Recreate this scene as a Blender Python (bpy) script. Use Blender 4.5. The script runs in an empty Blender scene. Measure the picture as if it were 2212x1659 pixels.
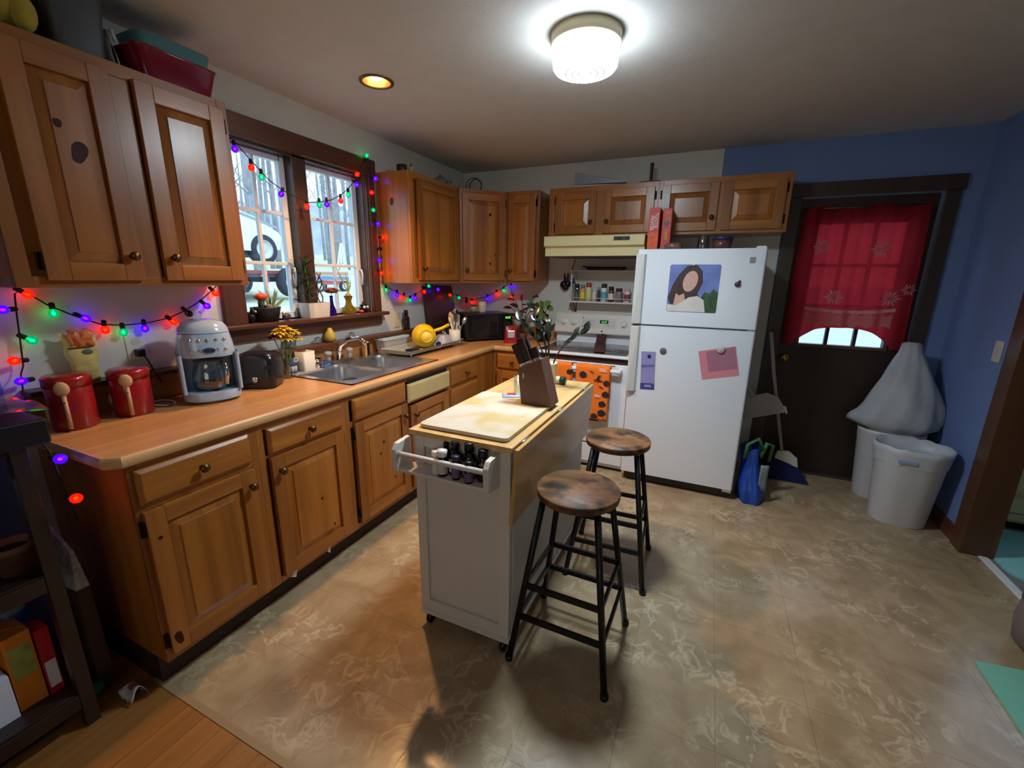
import bpy, bmesh, math, random
from mathutils import Vector, Matrix
random.seed(11)
S=bpy.context.scene; COL=S.collection
PI=math.pi
# ---------------------------------------------------------------- camera
def _cam():
    yaw,pit,rol=.4227,-.2445,.014
    d=Vector((-math.sin(yaw)*math.cos(pit),math.cos(yaw)*math.cos(pit),math.sin(pit)))
    r=Vector((math.cos(yaw),math.sin(yaw),0)); u=r.cross(d)
    r2=r*math.cos(rol)+u*math.sin(rol); u2=-r*math.sin(rol)+u*math.cos(rol)
    cd=bpy.data.cameras.new('camera'); cd.sensor_fit='HORIZONTAL'; cd.sensor_width=36; cd.lens=925.1/2212*36
    cd.clip_start=.02; cd.clip_end=200
    o=bpy.data.objects.new('camera',cd); COL.objects.link(o)
    m=Matrix.Identity(4)
    for i in range(3): m[i][0]=r2[i]; m[i][1]=u2[i]; m[i][2]=-d[i]; m[i][3]=(2.2212,-3.7848,1.4667)[i]
    o.matrix_world=m; S.camera=o
_cam()
# ---------------------------------------------------------------- world, exposure
W=bpy.data.worlds.new('overcast_sky'); S.world=W; W.use_nodes=True
_b=W.node_tree.nodes['Background']; _b.inputs[0].default_value=(.74,.86,1,1); _b.inputs[1].default_value=2.4
S.view_settings.view_transform='Standard'; S.view_settings.look='None'
S.view_settings.exposure=0.32; S.view_settings.gamma=1.0; S.view_settings.use_curve_mapping=False
LAMP=22.0      # ceiling drum lamp, emission of the glass wall
LAMPB=330.0    # and of its bottom
CAN=85.0       # recessed warm spot, watts
BULB=30.0       # string light bulbs
# ---------------------------------------------------------------- helpers
class B:
    def __init__(s): s.v=[]; s.f=[]; s.mi=[]; s.sm=[]
    def add(s,vs,fs,mi=0,sm=False):
        o=len(s.v); s.v+= [tuple(v) for v in vs]
        for f in fs: s.f.append([i+o for i in f]); s.mi.append(mi); s.sm.append(sm)
        return s
    def hexa(s,b,t,mi=0): return s.add(list(b)+list(t),[(3,2,1,0),(4,5,6,7),(0,1,5,4),(1,2,6,5),(2,3,7,6),(3,0,4,7)],mi)
    def box(s,x0,x1,y0,y1,z0,z1,mi=0):
        return s.hexa([(x0,y0,z0),(x1,y0,z0),(x1,y1,z0),(x0,y1,z0)],[(x0,y0,z1),(x1,y0,z1),(x1,y1,z1),(x0,y1,z1)],mi)
    def prism(s,poly,a,b,ax='z',mi=0,sm=False):
        def P(u,v,w): return {'z':(u,v,w),'y':(u,w,v),'x':(w,u,v)}[ax]
        n=len(poly); vs=[P(u,v,a) for u,v in poly]+[P(u,v,b) for u,v in poly]
        s.add(vs,[tuple(range(n))[::-1],tuple(range(n,2*n))],mi)
        return s.add(vs,[(i,(i+1)%n,(i+1)%n+n,i+n) for i in range(n)],mi,sm)
    def lathe(s,pr,c=(0,0,0),n=24,ax='z',mi=0,sm=True,cap=True,sx=1,sy=1):
        vs=[];fs=[]
        for r,z in pr:
            for k in range(n):
                a=2*PI*k/n; p=(r*sx*math.cos(a),r*sy*math.sin(a),z)
                if ax=='y': p=(p[0],-p[2],p[1])
                if ax=='x': p=(p[2],p[0],p[1])
                vs.append((p[0]+c[0],p[1]+c[1],p[2]+c[2]))
        for i in range(len(pr)-1):
            for k in range(n): fs.append((i*n+k,i*n+(k+1)%n,(i+1)*n+(k+1)%n,(i+1)*n+k))
        s.add(vs,fs,mi,sm)
        if cap:
            o=len(s.v)-len(vs)
            if pr[0][0]>1e-4: s.f.append([o+k for k in range(n)][::-1]); s.mi.append(mi); s.sm.append(False)
            if pr[-1][0]>1e-4: s.f.append([o+(len(pr)-1)*n+k for k in range(n)]); s.mi.append(mi); s.sm.append(False)
        return s
    def tube(s,pts,r,n=8,mi=0,closed=False,cap=True):
        pts=[Vector(p) for p in pts]; m=len(pts); rs=r if isinstance(r,(list,tuple)) else [r]*m
        vs=[];fs=[]; up=Vector((0,0,1)); prev=None
        for i,p in enumerate(pts):
            if closed: t=(pts[(i+1)%m]-pts[i-1])
            else: t=pts[min(i+1,m-1)]-pts[max(i-1,0)]
            t.normalize()
            if prev is None:
                a=t.cross(up)
                if a.length<.05: a=t.cross(Vector((1,0,0)))
            else: a=prev-t*prev.dot(t)
            a.normalize(); prev=a; b=t.cross(a)
            for k in range(n):
                g=2*PI*k/n; vs.append(p+(a*math.cos(g)+b*math.sin(g))*rs[i])
        for i in range(m if closed else m-1):
            j=(i+1)%m
            for k in range(n): fs.append((i*n+k,i*n+(k+1)%n,j*n+(k+1)%n,j*n+k))
        s.add(vs,fs,mi,True)
        if cap and not closed:
            o=len(s.v)-len(vs); s.f.append([o+k for k in range(n)]); s.mi.append(mi); s.sm.append(False)
            s.f.append([o+(m-1)*n+k for k in range(n)][::-1]); s.mi.append(mi); s.sm.append(False)
        return s
    def ell(s,c,rx,ry,rz,nu=16,nv=10,mi=0,noise=0,seed=0):
        R=random.Random(seed); vs=[];fs=[]
        for j in range(nv+1):
            t=PI*j/nv
            for i in range(nu):
                a=2*PI*i/nu; q=1+(R.uniform(-noise,noise) if 0<j<nv else 0)
                vs.append((c[0]+rx*q*math.sin(t)*math.cos(a),c[1]+ry*q*math.sin(t)*math.sin(a),c[2]+rz*q*math.cos(t)))
        for j in range(nv):
            for i in range(nu): fs.append((j*nu+i,(j+1)*nu+i,(j+1)*nu+(i+1)%nu,j*nu+(i+1)%nu))
        return s.add(vs,fs,mi,True)
    def quad(s,a,b,c,d,mi=0): return s.add([a,b,c,d],[(0,1,2,3)],mi)
    def grid(s,fn,nu,nv,mi=0,sm=True,th=0):
        vs=[fn(i/nu,j/nv) for j in range(nv+1) for i in range(nu+1)]
        fs=[(j*(nu+1)+i,j*(nu+1)+i+1,(j+1)*(nu+1)+i+1,(j+1)*(nu+1)+i) for j in range(nv) for i in range(nu)]
        return s.add(vs,fs,mi,sm)
    def xf(s,m,start=0):
        for i in range(start,len(s.v)): s.v[i]=tuple(m@Vector(s.v[i]))
        return s
    def build(s,name,mats,parent=None,bev=0,loc=None,rot=None,solid=0,seg=2,sub=0):
        me=bpy.data.meshes.new(name); me.from_pydata(s.v,[],s.f)
        for m in (mats if isinstance(mats,(list,tuple)) else [mats]): me.materials.append(m)
        for i,p in enumerate(me.polygons): p.material_index=s.mi[i]; p.use_smooth=s.sm[i]
        bm=bmesh.new(); bm.from_mesh(me); bmesh.ops.recalc_face_normals(bm,faces=bm.faces); bm.to_mesh(me); bm.free()
        me.update(); o=bpy.data.objects.new(name,me); COL.objects.link(o)
        if parent: o.parent=parent
        if loc: o.location=loc
        if rot: o.rotation_euler=rot
        if solid: md=o.modifiers.new('solid','SOLIDIFY'); md.thickness=solid; md.offset=0
        if bev:
            md=o.modifiers.new('bevel','BEVEL'); md.width=bev; md.segments=seg; md.limit_method='ANGLE'; md.angle_limit=.7
        if sub: md=o.modifiers.new('sub','SUBSURF'); md.levels=sub; md.render_levels=sub
        return o
def tag(o,label=None,cat=None,group=None,kind=None):
    if label: o['label']=label
    if cat: o['category']=cat
    if group: o['group']=group
    if kind: o['kind']=kind
    return o
def thing(name,label,cat,loc=(0,0,0),rz=0,group=None,rot=None):
    o=bpy.data.objects.new(name,None); COL.objects.link(o); o.location=loc
    o.rotation_euler=rot if rot else (0,0,rz); o.empty_display_size=.05
    return tag(o,label,cat,group)
def struct(o): o['kind']='structure'; return o
def dup(root,loc,rz=None,label=None):
    r=root.copy(); COL.objects.link(r); r.location=loc
    if rz is not None: r.rotation_euler=(0,0,rz)
    if label: r['label']=label
    for ch in root.children:
        c=ch.copy(); COL.objects.link(c); c.parent=r
        for g in ch.children: d=g.copy(); COL.objects.link(d); d.parent=c
    return r
def inst(src,parent,loc,rot=None):
    o=src.copy(); COL.objects.link(o); o.parent=parent; o.location=loc
    if rot: o.rotation_euler=rot
    return o
def lettering(s,size,mat,parent,loc,rot,ext=.0006,name='lettering',sx=1):
    cu=bpy.data.curves.new('t','FONT'); cu.body=s; cu.size=size; cu.align_x='CENTER'; cu.align_y='CENTER'; cu.extrude=ext; cu.offset=size*.012
    t=bpy.data.objects.new('t',cu); COL.objects.link(t); dg=bpy.context.evaluated_depsgraph_get()
    me=bpy.data.meshes.new_from_object(t.evaluated_get(dg)); bpy.data.objects.remove(t); me.materials.clear(); me.materials.append(mat)
    o=bpy.data.objects.new(name,me); COL.objects.link(o); o.parent=parent; o.location=loc; o.rotation_euler=rot; o.scale=(sx,1,1)
    return o
def rrect(cx,cy,w,h,r,n=5):
    p=[]
    for (sx,sy,a0) in ((1,1,0),(-1,1,90),(-1,-1,180),(1,-1,270)):
        for k in range(n+1):
            a=math.radians(a0+90*k/n); p.append((cx+sx*(w/2-r)+r*math.cos(a),cy+sy*(h/2-r)+r*math.sin(a)))
    return p
def loft(b,loops,mi=0,sm=True,cap0=False,cap1=False):
    n=len(loops[0]); vs=[v for l in loops for v in l]
    b.add(vs,[(i*n+k,i*n+(k+1)%n,(i+1)*n+(k+1)%n,(i+1)*n+k) for i in range(len(loops)-1) for k in range(n)],mi,sm)
    if cap0: b.add(loops[0],[tuple(range(n))[::-1]],mi)
    if cap1: b.add(loops[-1],[tuple(range(n))],mi)
    return b
# ---------------------------------------------------------------- materials
MATS={}
def lin(c): return tuple(((x/255+.055)/1.055)**2.4 if x>10 else x/255/12.92 for x in c)
def mat(name,c,rough=.5,metal=0,spec=.5,var=0,vs=8,bump=0,bs=60,emit=None,es=0,trans=0,coat=0,sheen=0,alpha=1,ior=1.45):
    if name in MATS: return MATS[name]
    m=bpy.data.materials.new(name); m.use_nodes=True; n=m.node_tree.nodes; l=m.node_tree.links; p=n['Principled BSDF']
    c=lin(c); p.inputs['Base Color'].default_value=(*c,1); p.inputs['Roughness'].default_value=rough; p.inputs['Metallic'].default_value=metal
    p.inputs['Specular IOR Level'].default_value=spec; p.inputs['Transmission Weight'].default_value=trans; p.inputs['Coat Weight'].default_value=coat
    p.inputs['Sheen Weight'].default_value=sheen; p.inputs['Alpha'].default_value=alpha; p.inputs['IOR'].default_value=ior
    if emit: p.inputs['Emission Color'].default_value=(*lin(emit),1); p.inputs['Emission Strength'].default_value=es
    if var or bump:
        tc=n.new('ShaderNodeTexCoord')
    if var:
        nz=n.new('ShaderNodeTexNoise'); nz.inputs['Scale'].default_value=vs; nz.inputs['Detail'].default_value=5; l.new(tc.outputs['Object'],nz.inputs['Vector'])
        r=n.new('ShaderNodeValToRGB'); r.color_ramp.elements[0].position=.3; r.color_ramp.elements[1].position=.7
        r.color_ramp.elements[0].color=(*[x*(1-var) for x in c],1); r.color_ramp.elements[1].color=(*[min(1,x*(1+var)) for x in c],1)
        l.new(nz.outputs['Fac'],r.inputs['Fac']); l.new(r.outputs['Color'],p.inputs['Base Color'])
    if bump:
        nb=n.new('ShaderNodeTexNoise'); nb.inputs['Scale'].default_value=bs; nb.inputs['Detail'].default_value=4; l.new(tc.outputs['Object'],nb.inputs['Vector'])
        bp=n.new('ShaderNodeBump'); bp.inputs['Strength'].default_value=bump; bp.inputs['Distance'].default_value=.01; l.new(nb.outputs['Fac'],bp.inputs['Height']); l.new(bp.outputs['Normal'],p.inputs['Normal'])
    MATS[name]=m; return m
def wood(name,dark,light,ax='z',sc=14,rough=.32,knots=0,coat=.25,stretch=.05,knotc=(52,22,10),spec=.5):
    if name in MATS: return MATS[name]
    m=bpy.data.materials.new(name); m.use_nodes=True; n=m.node_tree.nodes; l=m.node_tree.links; p=n['Principled BSDF']
    tc=n.new('ShaderNodeTexCoord'); oi=n.new('ShaderNodeObjectInfo'); mu=n.new('ShaderNodeMath'); mu.operation='MULTIPLY'; mu.inputs[1].default_value=37
    l.new(oi.outputs['Random'],mu.inputs[0]); ad=n.new('ShaderNodeVectorMath'); ad.operation='ADD'; l.new(tc.outputs['Object'],ad.inputs[0]); l.new(mu.outputs[0],ad.inputs[1])
    mp=n.new('ShaderNodeMapping'); s={'x':(stretch,1,1),'y':(1,stretch,1),'z':(1,1,stretch)}[ax]; mp.inputs['Scale'].default_value=[v*sc for v in s]; l.new(ad.outputs[0],mp.inputs['Vector'])
    nz=n.new('ShaderNodeTexNoise'); nz.inputs['Scale'].default_value=1.0; nz.inputs['Detail'].default_value=6; nz.inputs['Roughness'].default_value=.6; nz.inputs['Distortion'].default_value=.6; l.new(mp.outputs[0],nz.inputs['Vector'])
    r=n.new('ShaderNodeValToRGB'); r.color_ramp.elements[0].position=.3; r.color_ramp.elements[1].position=.68
    r.color_ramp.elements[0].color=(*lin(dark),1); r.color_ramp.elements[1].color=(*lin(light),1); l.new(nz.outputs['Fac'],r.inputs['Fac'])
    out=r.outputs['Color']
    hv=n.new('ShaderNodeHueSaturation'); mr=n.new('ShaderNodeMapRange'); mr.inputs['To Min'].default_value=.86; mr.inputs['To Max'].default_value=1.12
    l.new(oi.outputs['Random'],mr.inputs['Value']); l.new(mr.outputs[0],hv.inputs['Value']); l.new(out,hv.inputs['Color']); out=hv.outputs['Color']
    if knots:
        m2=n.new('ShaderNodeMapping'); k={'x':(.55,1,1),'y':(1,.55,1),'z':(1,1,.55)}[ax]; m2.inputs['Scale'].default_value=[v*knots for v in k]; l.new(ad.outputs[0],m2.inputs['Vector'])
        vo=n.new('ShaderNodeTexVoronoi'); vo.inputs['Scale'].default_value=1.0; l.new(m2.outputs[0],vo.inputs['Vector'])
        kr=n.new('ShaderNodeValToRGB'); kr.color_ramp.elements[0].position=.035; kr.color_ramp.elements[0].color=(1,1,1,1); kr.color_ramp.elements[1].position=.10; kr.color_ramp.elements[1].color=(0,0,0,1)
        l.new(vo.outputs['Distance'],kr.inputs['Fac']); mx=n.new('ShaderNodeMix'); mx.data_type='RGBA'; l.new(kr.outputs['Color'],mx.inputs[0]); l.new(out,mx.inputs[6]); mx.inputs[7].default_value=(*lin(knotc),1); out=mx.outputs[2]
    l.new(out,p.inputs['Base Color']); p.inputs['Roughness'].default_value=rough; p.inputs['Coat Weight'].default_value=coat; p.inputs['Coat Roughness'].default_value=.25; p.inputs['Specular IOR Level'].default_value=spec
    MATS[name]=m; return m
def thin(name,tint=(235,245,250),gloss=.1,rough=.03):
    if name in MATS: return MATS[name]
    m=bpy.data.materials.new(name); m.use_nodes=True; n=m.node_tree.nodes; l=m.node_tree.links; n.remove(n['Principled BSDF'])
    t=n.new('ShaderNodeBsdfTransparent'); t.inputs[0].default_value=(*lin(tint),1); g=n.new('ShaderNodeBsdfGlossy'); g.inputs['Roughness'].default_value=rough
    mx=n.new('ShaderNodeMixShader'); mx.inputs[0].default_value=gloss; l.new(t.outputs[0],mx.inputs[1]); l.new(g.outputs[0],mx.inputs[2]); l.new(mx.outputs[0],n['Material Output'].inputs[0])
    MATS[name]=m; return m
def cloth(name,c,tr=.4,see=0,rough=.8):
    if name in MATS: return MATS[name]
    m=bpy.data.materials.new(name); m.use_nodes=True; n=m.node_tree.nodes; l=m.node_tree.links; n.remove(n['Principled BSDF']); c=(*lin(c),1)
    d=n.new('ShaderNodeBsdfDiffuse'); d.inputs[0].default_value=c; t=n.new('ShaderNodeBsdfTranslucent'); t.inputs[0].default_value=c
    mx=n.new('ShaderNodeMixShader'); mx.inputs[0].default_value=tr; l.new(d.outputs[0],mx.inputs[1]); l.new(t.outputs[0],mx.inputs[2]); out=mx
    if see:
        x=n.new('ShaderNodeBsdfTransparent'); x.inputs[0].default_value=c; m2=n.new('ShaderNodeMixShader'); m2.inputs[0].default_value=see; l.new(mx.outputs[0],m2.inputs[1]); l.new(x.outputs[0],m2.inputs[2]); out=m2
    l.new(out.outputs[0],n['Material Output'].inputs[0]); MATS[name]=m; return m
def bulbglass(name,c,e):
    if name in MATS: return MATS[name]
    m=bpy.data.materials.new(name); m.use_nodes=True; n=m.node_tree.nodes; l=m.node_tree.links; n.remove(n['Principled BSDF']); c=(*lin(c),1)
    t=n.new('ShaderNodeBsdfTransparent'); t.inputs[0].default_value=c; g=n.new('ShaderNodeBsdfGlossy'); g.inputs['Roughness'].default_value=.05; mx=n.new('ShaderNodeMixShader'); mx.inputs[0].default_value=.06; l.new(t.outputs[0],mx.inputs[1]); l.new(g.outputs[0],mx.inputs[2])
    em=n.new('ShaderNodeEmission'); em.inputs[0].default_value=c; em.inputs[1].default_value=e; ad=n.new('ShaderNodeAddShader'); l.new(mx.outputs[0],ad.inputs[0]); l.new(em.outputs[0],ad.inputs[1]); l.new(ad.outputs[0],n['Material Output'].inputs[0]); MATS[name]=m; return m
def vinyl():
    m=bpy.data.materials.new('vinyl_floor'); m.use_nodes=True; n=m.node_tree.nodes; l=m.node_tree.links; p=n['Principled BSDF']
    g=n.new('ShaderNodeNewGeometry')
    a=n.new('ShaderNodeTexNoise'); a.inputs['Scale'].default_value=5; a.inputs['Detail'].default_value=6; a.inputs['Distortion'].default_value=1.2; l.new(g.outputs['Position'],a.inputs['Vector'])
    r=n.new('ShaderNodeValToRGB'); e=r.color_ramp.elements; e[0].position=.3; e[0].color=(*lin((146,124,94)),1); e[1].position=.72; e[1].color=(*lin((178,156,124)),1); l.new(a.outputs['Fac'],r.inputs['Fac'])
    b=n.new('ShaderNodeTexNoise'); b.inputs['Scale'].default_value=12; b.inputs['Detail'].default_value=3.5; b.inputs['Distortion'].default_value=.9; b.inputs['Roughness'].default_value=.55; l.new(g.outputs['Position'],b.inputs['Vector'])
    v=n.new('ShaderNodeValToRGB'); e=v.color_ramp.elements; e[0].position=.51; e[0].color=(0,0,0,1); e[1].position=.57; e[1].color=(1,1,1,1); x=e.new(.64); x.color=(0,0,0,1); l.new(b.outputs['Fac'],v.inputs['Fac'])
    c=n.new('ShaderNodeTexNoise'); c.inputs['Scale'].default_value=3; c.inputs['Detail'].default_value=2; l.new(g.outputs['Position'],c.inputs['Vector'])
    cr=n.new('ShaderNodeValToRGB'); cr.color_ramp.elements[0].position=.42; cr.color_ramp.elements[1].position=.62; l.new(c.outputs['Fac'],cr.inputs['Fac'])
    mu=n.new('ShaderNodeMath'); mu.operation='MULTIPLY'; l.new(v.outputs['Color'],mu.inputs[0]); l.new(cr.outputs['Color'],mu.inputs[1])
    m2=n.new('ShaderNodeMath'); m2.operation='MULTIPLY'; m2.inputs[1].default_value=.42; l.new(mu.outputs[0],m2.inputs[0])
    mx=n.new('ShaderNodeMix'); mx.data_type='RGBA'; l.new(m2.outputs[0],mx.inputs[0]); l.new(r.outputs['Color'],mx.inputs[6]); mx.inputs[7].default_value=(*lin((222,206,174)),1)
    l.new(mx.outputs[2],p.inputs['Base Color']); p.inputs['Roughness'].default_value=.24; p.inputs['Specular IOR Level'].default_value=.5
    bp=n.new('ShaderNodeBump'); bp.inputs['Strength'].default_value=.25; bp.inputs['Distance'].default_value=.004; l.new(b.outputs['Fac'],bp.inputs['Height']); l.new(bp.outputs['Normal'],p.inputs['Normal'])
    return m
def M(n): return MATS[n]
pineV=wood('pine_vertical',(130,74,24),(178,112,44),'z',12,.3,3.2)
pineH=wood('pine_horizontal',(130,74,24),(178,112,44),'x',12,.3,0)
pineF=wood('pine_frame',(120,68,24),(168,104,42),'z',12,.34,0)
brownT=wood('brown_trim',(62,32,18),(96,54,34),'z',10,.4,0,coat=.1)
brownTy=wood('brown_trim_along',(62,32,18),(96,54,34),'y',10,.4,0,coat=.1)
brownTx=wood('brown_trim_across',(46,30,22),(72,48,34),'x',10,.45,0,coat=.1)
lamin=wood('laminate_counter',(176,122,72),(206,154,98),'y',20,.3,0,coat=.2,stretch=.03)
white_wall=mat('white_wall',(206,203,194),.75,var=.03,bump=.1,bs=120)
blue_wall=mat('blue_wall',(108,130,178),.7,var=.03,bump=.1,bs=120)
ceil_m=mat('ceiling_paint',(198,196,192),.85,var=.03,bump=.12,bs=90)
white_en=mat('white_enamel',(222,227,234),.28,coat=.3,bump=.04,bs=300)
white_pl=mat('white_plastic',(222,222,220),.4)
almond=mat('almond_enamel',(224,212,160),.35)
black_pl=mat('black_plastic',(16,16,18),.35)
black_mt=mat('black_metal',(22,22,24),.42,metal=.3)
chrome=mat('chrome',(200,200,205),.12,metal=1)
steel=mat('stainless',(206,208,212),.3,metal=1,bump=.03,bs=200)
brass=mat('antique_brass',(96,78,50),.35,metal=.9)
gold=mat('polished_brass',(200,158,70),.2,metal=1)
dark_hinge=mat('dark_hinge',(38,28,22),.5,metal=.6)
glass=thin('clear_glass',(238,246,248),.12)
pane_m=thin('window_glass',(232,242,250),.05)
dark_m=mat('dark_gap',(12,10,9),.9)
islw=mat('cart_white',(214,210,204),.45,var=.02)
# ================================================================= the setting
H=2.40
vin=vinyl()
fl=struct(B().box(-.1,3.74,-3.155,.02,-.04,-.002).build('floor',mat('floor_base',(84,68,52),.8)))
t0=None
for i in range(13):
    for j in range(11):
        x0=-.0+.3*i; x1=min(x0+.3,3.74); y1=-.155-.3*(j-1); y0=y1-.3
        if j==0: y0,y1=-.155,.0
        if x1-x0<.05 or x1<.5: continue
        B().box(x0+.0004,x1-.0004,y0+.0004,y1-.0004,-.004,0).build('floor_tile',vin,fl)
oakf=wood('oak_planks',(126,82,38),(168,116,60),'y',9,.32,0,coat=.2)
fh=struct(B().box(-.1,3.74,-5.4,-3.155,-.04,-.003).build('floor_hardwood',dark_m))
for i in range(42):
    x0=-.1+.0915*i; cut=-3.9-.37*((i*7)%5)
    for (ya,yb) in ((-3.157,cut),(cut,-5.4)):
        B().box(x0+.0007,x0+.0908,yb+.0007,ya-.0007,-.006,0).build('plank',oakf,fh)
struct(B().box(.5,3.74,-3.168,-3.146,-.002,.0025).build('trim_9',mat('seam_strip',(150,126,96),.5)))
# ceiling with the round hole of the recessed lamp
def ceiling():
    b=B(); cx,cy,r,q=.595,-1.86,.068,.12; n=32
    X0,X1,Y0,Y1=-.1,3.72,-5.4,.02
    for (a,c,d,e) in ((X0,cx-q,Y0,Y1),(cx+q,X1,Y0,Y1),(cx-q,cx+q,Y0,cy-q),(cx-q,cx+q,cy+q,Y1)): b.quad((a,d,H),(c,d,H),(c,e,H),(a,e,H))
    inn=[];out=[]
    for k in range(n):
        a=2*PI*k/n+PI/4; c,s=math.cos(a),math.sin(a); m=max(abs(c),abs(s)); inn.append((cx+r*c,cy+r*s,H)); out.append((cx+q*c/m,cy+q*s/m,H))
    loft(b,[inn,out],0,False)
    b.box(X0,X1,Y0,Y1,H+.16,H+.2)
    return struct(b.build('ceiling',ceil_m))
ceiling()
# walls
WY0,WY1,WZ0,WZ1=-2.29,-1.345,1.21,2.12
b=B(); b.box(-.14,0,-5.4,WY0,0,H+.2); b.box(-.14,0,WY1,.14,0,H+.2); b.box(-.14,0,WY0,WY1,0,WZ0); b.box(-.14,0,WY0,WY1,WZ1,H+.2)
wl=struct(b.build('wall_left',white_wall))
B().box(.0,.004,-5.3,-3.2,0,H).build('painted_section',blue_wall,wl)
DX0,DX1,DZ=2.735,3.50,2.035
b=B(); b.box(-.14,2.2,0,.14,0,H+.2); b.box(2.2,2.64,0,.14,0,2.13); wb=struct(b.build('wall_back',white_wall))
b=B(); b.box(2.2,3.82,0,.14,2.13,H+.2); b.box(2.64,DX0,0,.14,0,2.13); b.box(DX1,3.82,0,.14,0,2.13); b.box(DX0,DX1,0,.14,DZ,2.13); b.build('painted_section',blue_wall,wb)
b=B(); b.box(3.68,3.78,-.80,0,0,H+.2); b.box(3.68,3.78,-2.9,-.80,2.08,H+.2); b.box(3.68,3.78,-5.4,-2.9,0,H+.2); wr=struct(b.build('wall_right',blue_wall))
b=B(); b.box(-.14,1.3,-5.5,-5.4,0,H+.2); b.box(3.1,3.78,-5.5,-5.4,0,H+.2); b.box(1.3,3.1,-5.5,-5.4,0,.8); b.box(1.3,3.1,-5.5,-5.4,2.1,H+.2); struct(b.build('wall_front',mat('cream_wall',(206,200,186),.8)))
w3=struct(B().box(1.3,3.1,-5.46,-5.45,.8,2.1).build('window_added_fill',cloth('added_cream_blind',(248,238,222),.85))); b=B()  # unseen window and cream blind, added as fill light from behind the camera
for x in (1.3,2.17,3.04): b.box(x,x+.06,-5.48,-5.42,.8,2.1)
b.box(1.3,3.1,-5.48,-5.42,.8,.86); b.box(1.3,3.1,-5.48,-5.42,2.04,2.1); b.build('window_frame',white_pl,w3)
# jamb of the wide opening on the right, baseboard, threshold
b=B(); b.box(3.655,3.80,-.822,-.80,0,2.08); b.box(3.655,3.68,-.80,-.715,0,2.15); b.build('trim_1',wood('opening_casing',(70,42,22),(98,62,34),'z',9,.42,0,coat=.1)); struct(bpy.data.objects['trim_1'])
struct(B().box(3.664,3.68,-.715,0,0,.095).build('baseboard_right',brownTy,bev=.003))
struct(B().box(3.735,3.775,-2.9,-.822,-.002,.006).build('trim_2',mat('threshold_white',(226,228,226),.5,var=.05),bev=.002))
# side room seen through the opening
struct(B().box(3.74,6.2,-4.6,-.2,-.04,-.001).build('floor_side_room',mat('side_floor',(128,122,116),.5,var=.1)))
cw=mat('side_room_wall',(206,204,168),.8)
b=B(); b.box(3.82,6.2,-.30,-.2,0,1.0); b.box(3.82,6.2,-.30,-.2,2.1,H); b.box(4.85,6.2,-.30,-.2,1.0,2.1); b.box(6.1,6.2,-4.6,-.30,0,H); b.box(3.78,6.2,-4.7,-4.6,0,H)
struct(b.build('wall_side_room',cw)); struct(B().box(3.78,6.2,-4.7,-.2,H,H+.1).build('ceiling_side_room',ceil_m))
w2=struct(B().box(3.82,4.85,-.26,-.25,1.0,2.1).build('window_2',pane_m)); b=B()
for x in (3.82,4.315,4.81): b.box(x,x+.04,-.30,-.22,1.0,2.1)
b.box(3.82,4.85,-.30,-.22,1.0,1.04); b.box(3.82,4.85,-.30,-.22,2.06,2.1); b.build('window_frame',white_pl,w2)
# --- kitchen window (two casements, six panes each)
w1=bpy.data.objects.new('window_1',None); COL.objects.link(w1); w1.location=(0,-1.82,WZ0); struct(w1)
sashm=mat('sash_paint',(206,214,222),.4); darkj=wood('dark_jamb',(44,26,18),(70,42,28),'z',9,.45)
def wp(b,name,m,bev=.003):
    b.xf(Matrix.Translation((0,1.82,-WZ0))); return b.build(name,m,w1,bev)
wp(B().box(0,.024,-2.405,-2.29,1.21,2.12),'casing',brownT); wp(B().box(0,.024,-1.345,-1.262,1.21,2.12),'casing',brownT)
wp(B().box(.024,.036,-1.335,-1.318,1.21,2.12),'casing_moulding',brownT)
wp(B().box(0,.028,-2.42,-1.25,2.12,2.225),'head_casing',brownTy)
wp(B().box(-.12,.075,-2.44,-1.235,1.185,1.21),'window_sill',brownTy,.006); wp(B().box(0,.022,-2.41,-1.262,1.115,1.185),'apron',brownTy)
wp(B().box(-.12,.0,-1.905,-1.81,1.21,2.12),'mullion',darkj)
wp(B().box(-.12,0,-2.29,-2.278,1.21,2.12),'jamb',darkj); wp(B().box(-.12,0,-1.357,-1.345,1.21,2.12),'jamb',darkj); wp(B().box(-.12,0,-2.278,-1.357,2.105,2.12),'head_jamb',darkj)
for (y0,y1) in ((-2.278,-1.905),(-1.81,-1.357)):
    s=.026; b=B(); X0,X1=-.095,-.06; b.box(X0,X1,y0,y0+s,1.212,2.105); b.box(X0,X1,y1-s-.012,y1,1.212,2.105); b.box(X0,X1,y0+s,y1-s,1.212,1.25); b.box(X0,X1,y0+s,y1-s,2.075,2.105)
    wp(b,'sash_frame',sashm)
    zs=[1.25,1.525,1.80,2.075]; ym=(y0+y1)/2
    b=B(); b.box(-.088,-.068,ym-.009,ym+.009,1.25,2.075)
    for z in zs[1:3]: b.box(-.087,-.069,y0+s,y1-s,z-.009,z+.009)
    wp(b,'muntin',sashm,.002)
    for k in range(3):
        for (a,c) in ((y0+s,ym-.009),(ym+.009,y1-s-.012)): wp(B().box(-.080,-.077,a,c,zs[k]+.009*(k>0),zs[k+1]-.009*(k<2)),'pane',pane_m,0)
    wp(B().tube([(-.06,y1-.02,1.50),(-.035,y1-.022,1.50),(-.03,y1-.022,1.47),(-.035,y1-.022,1.40)],.006,6),'latch_handle',sashm,0)
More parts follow.
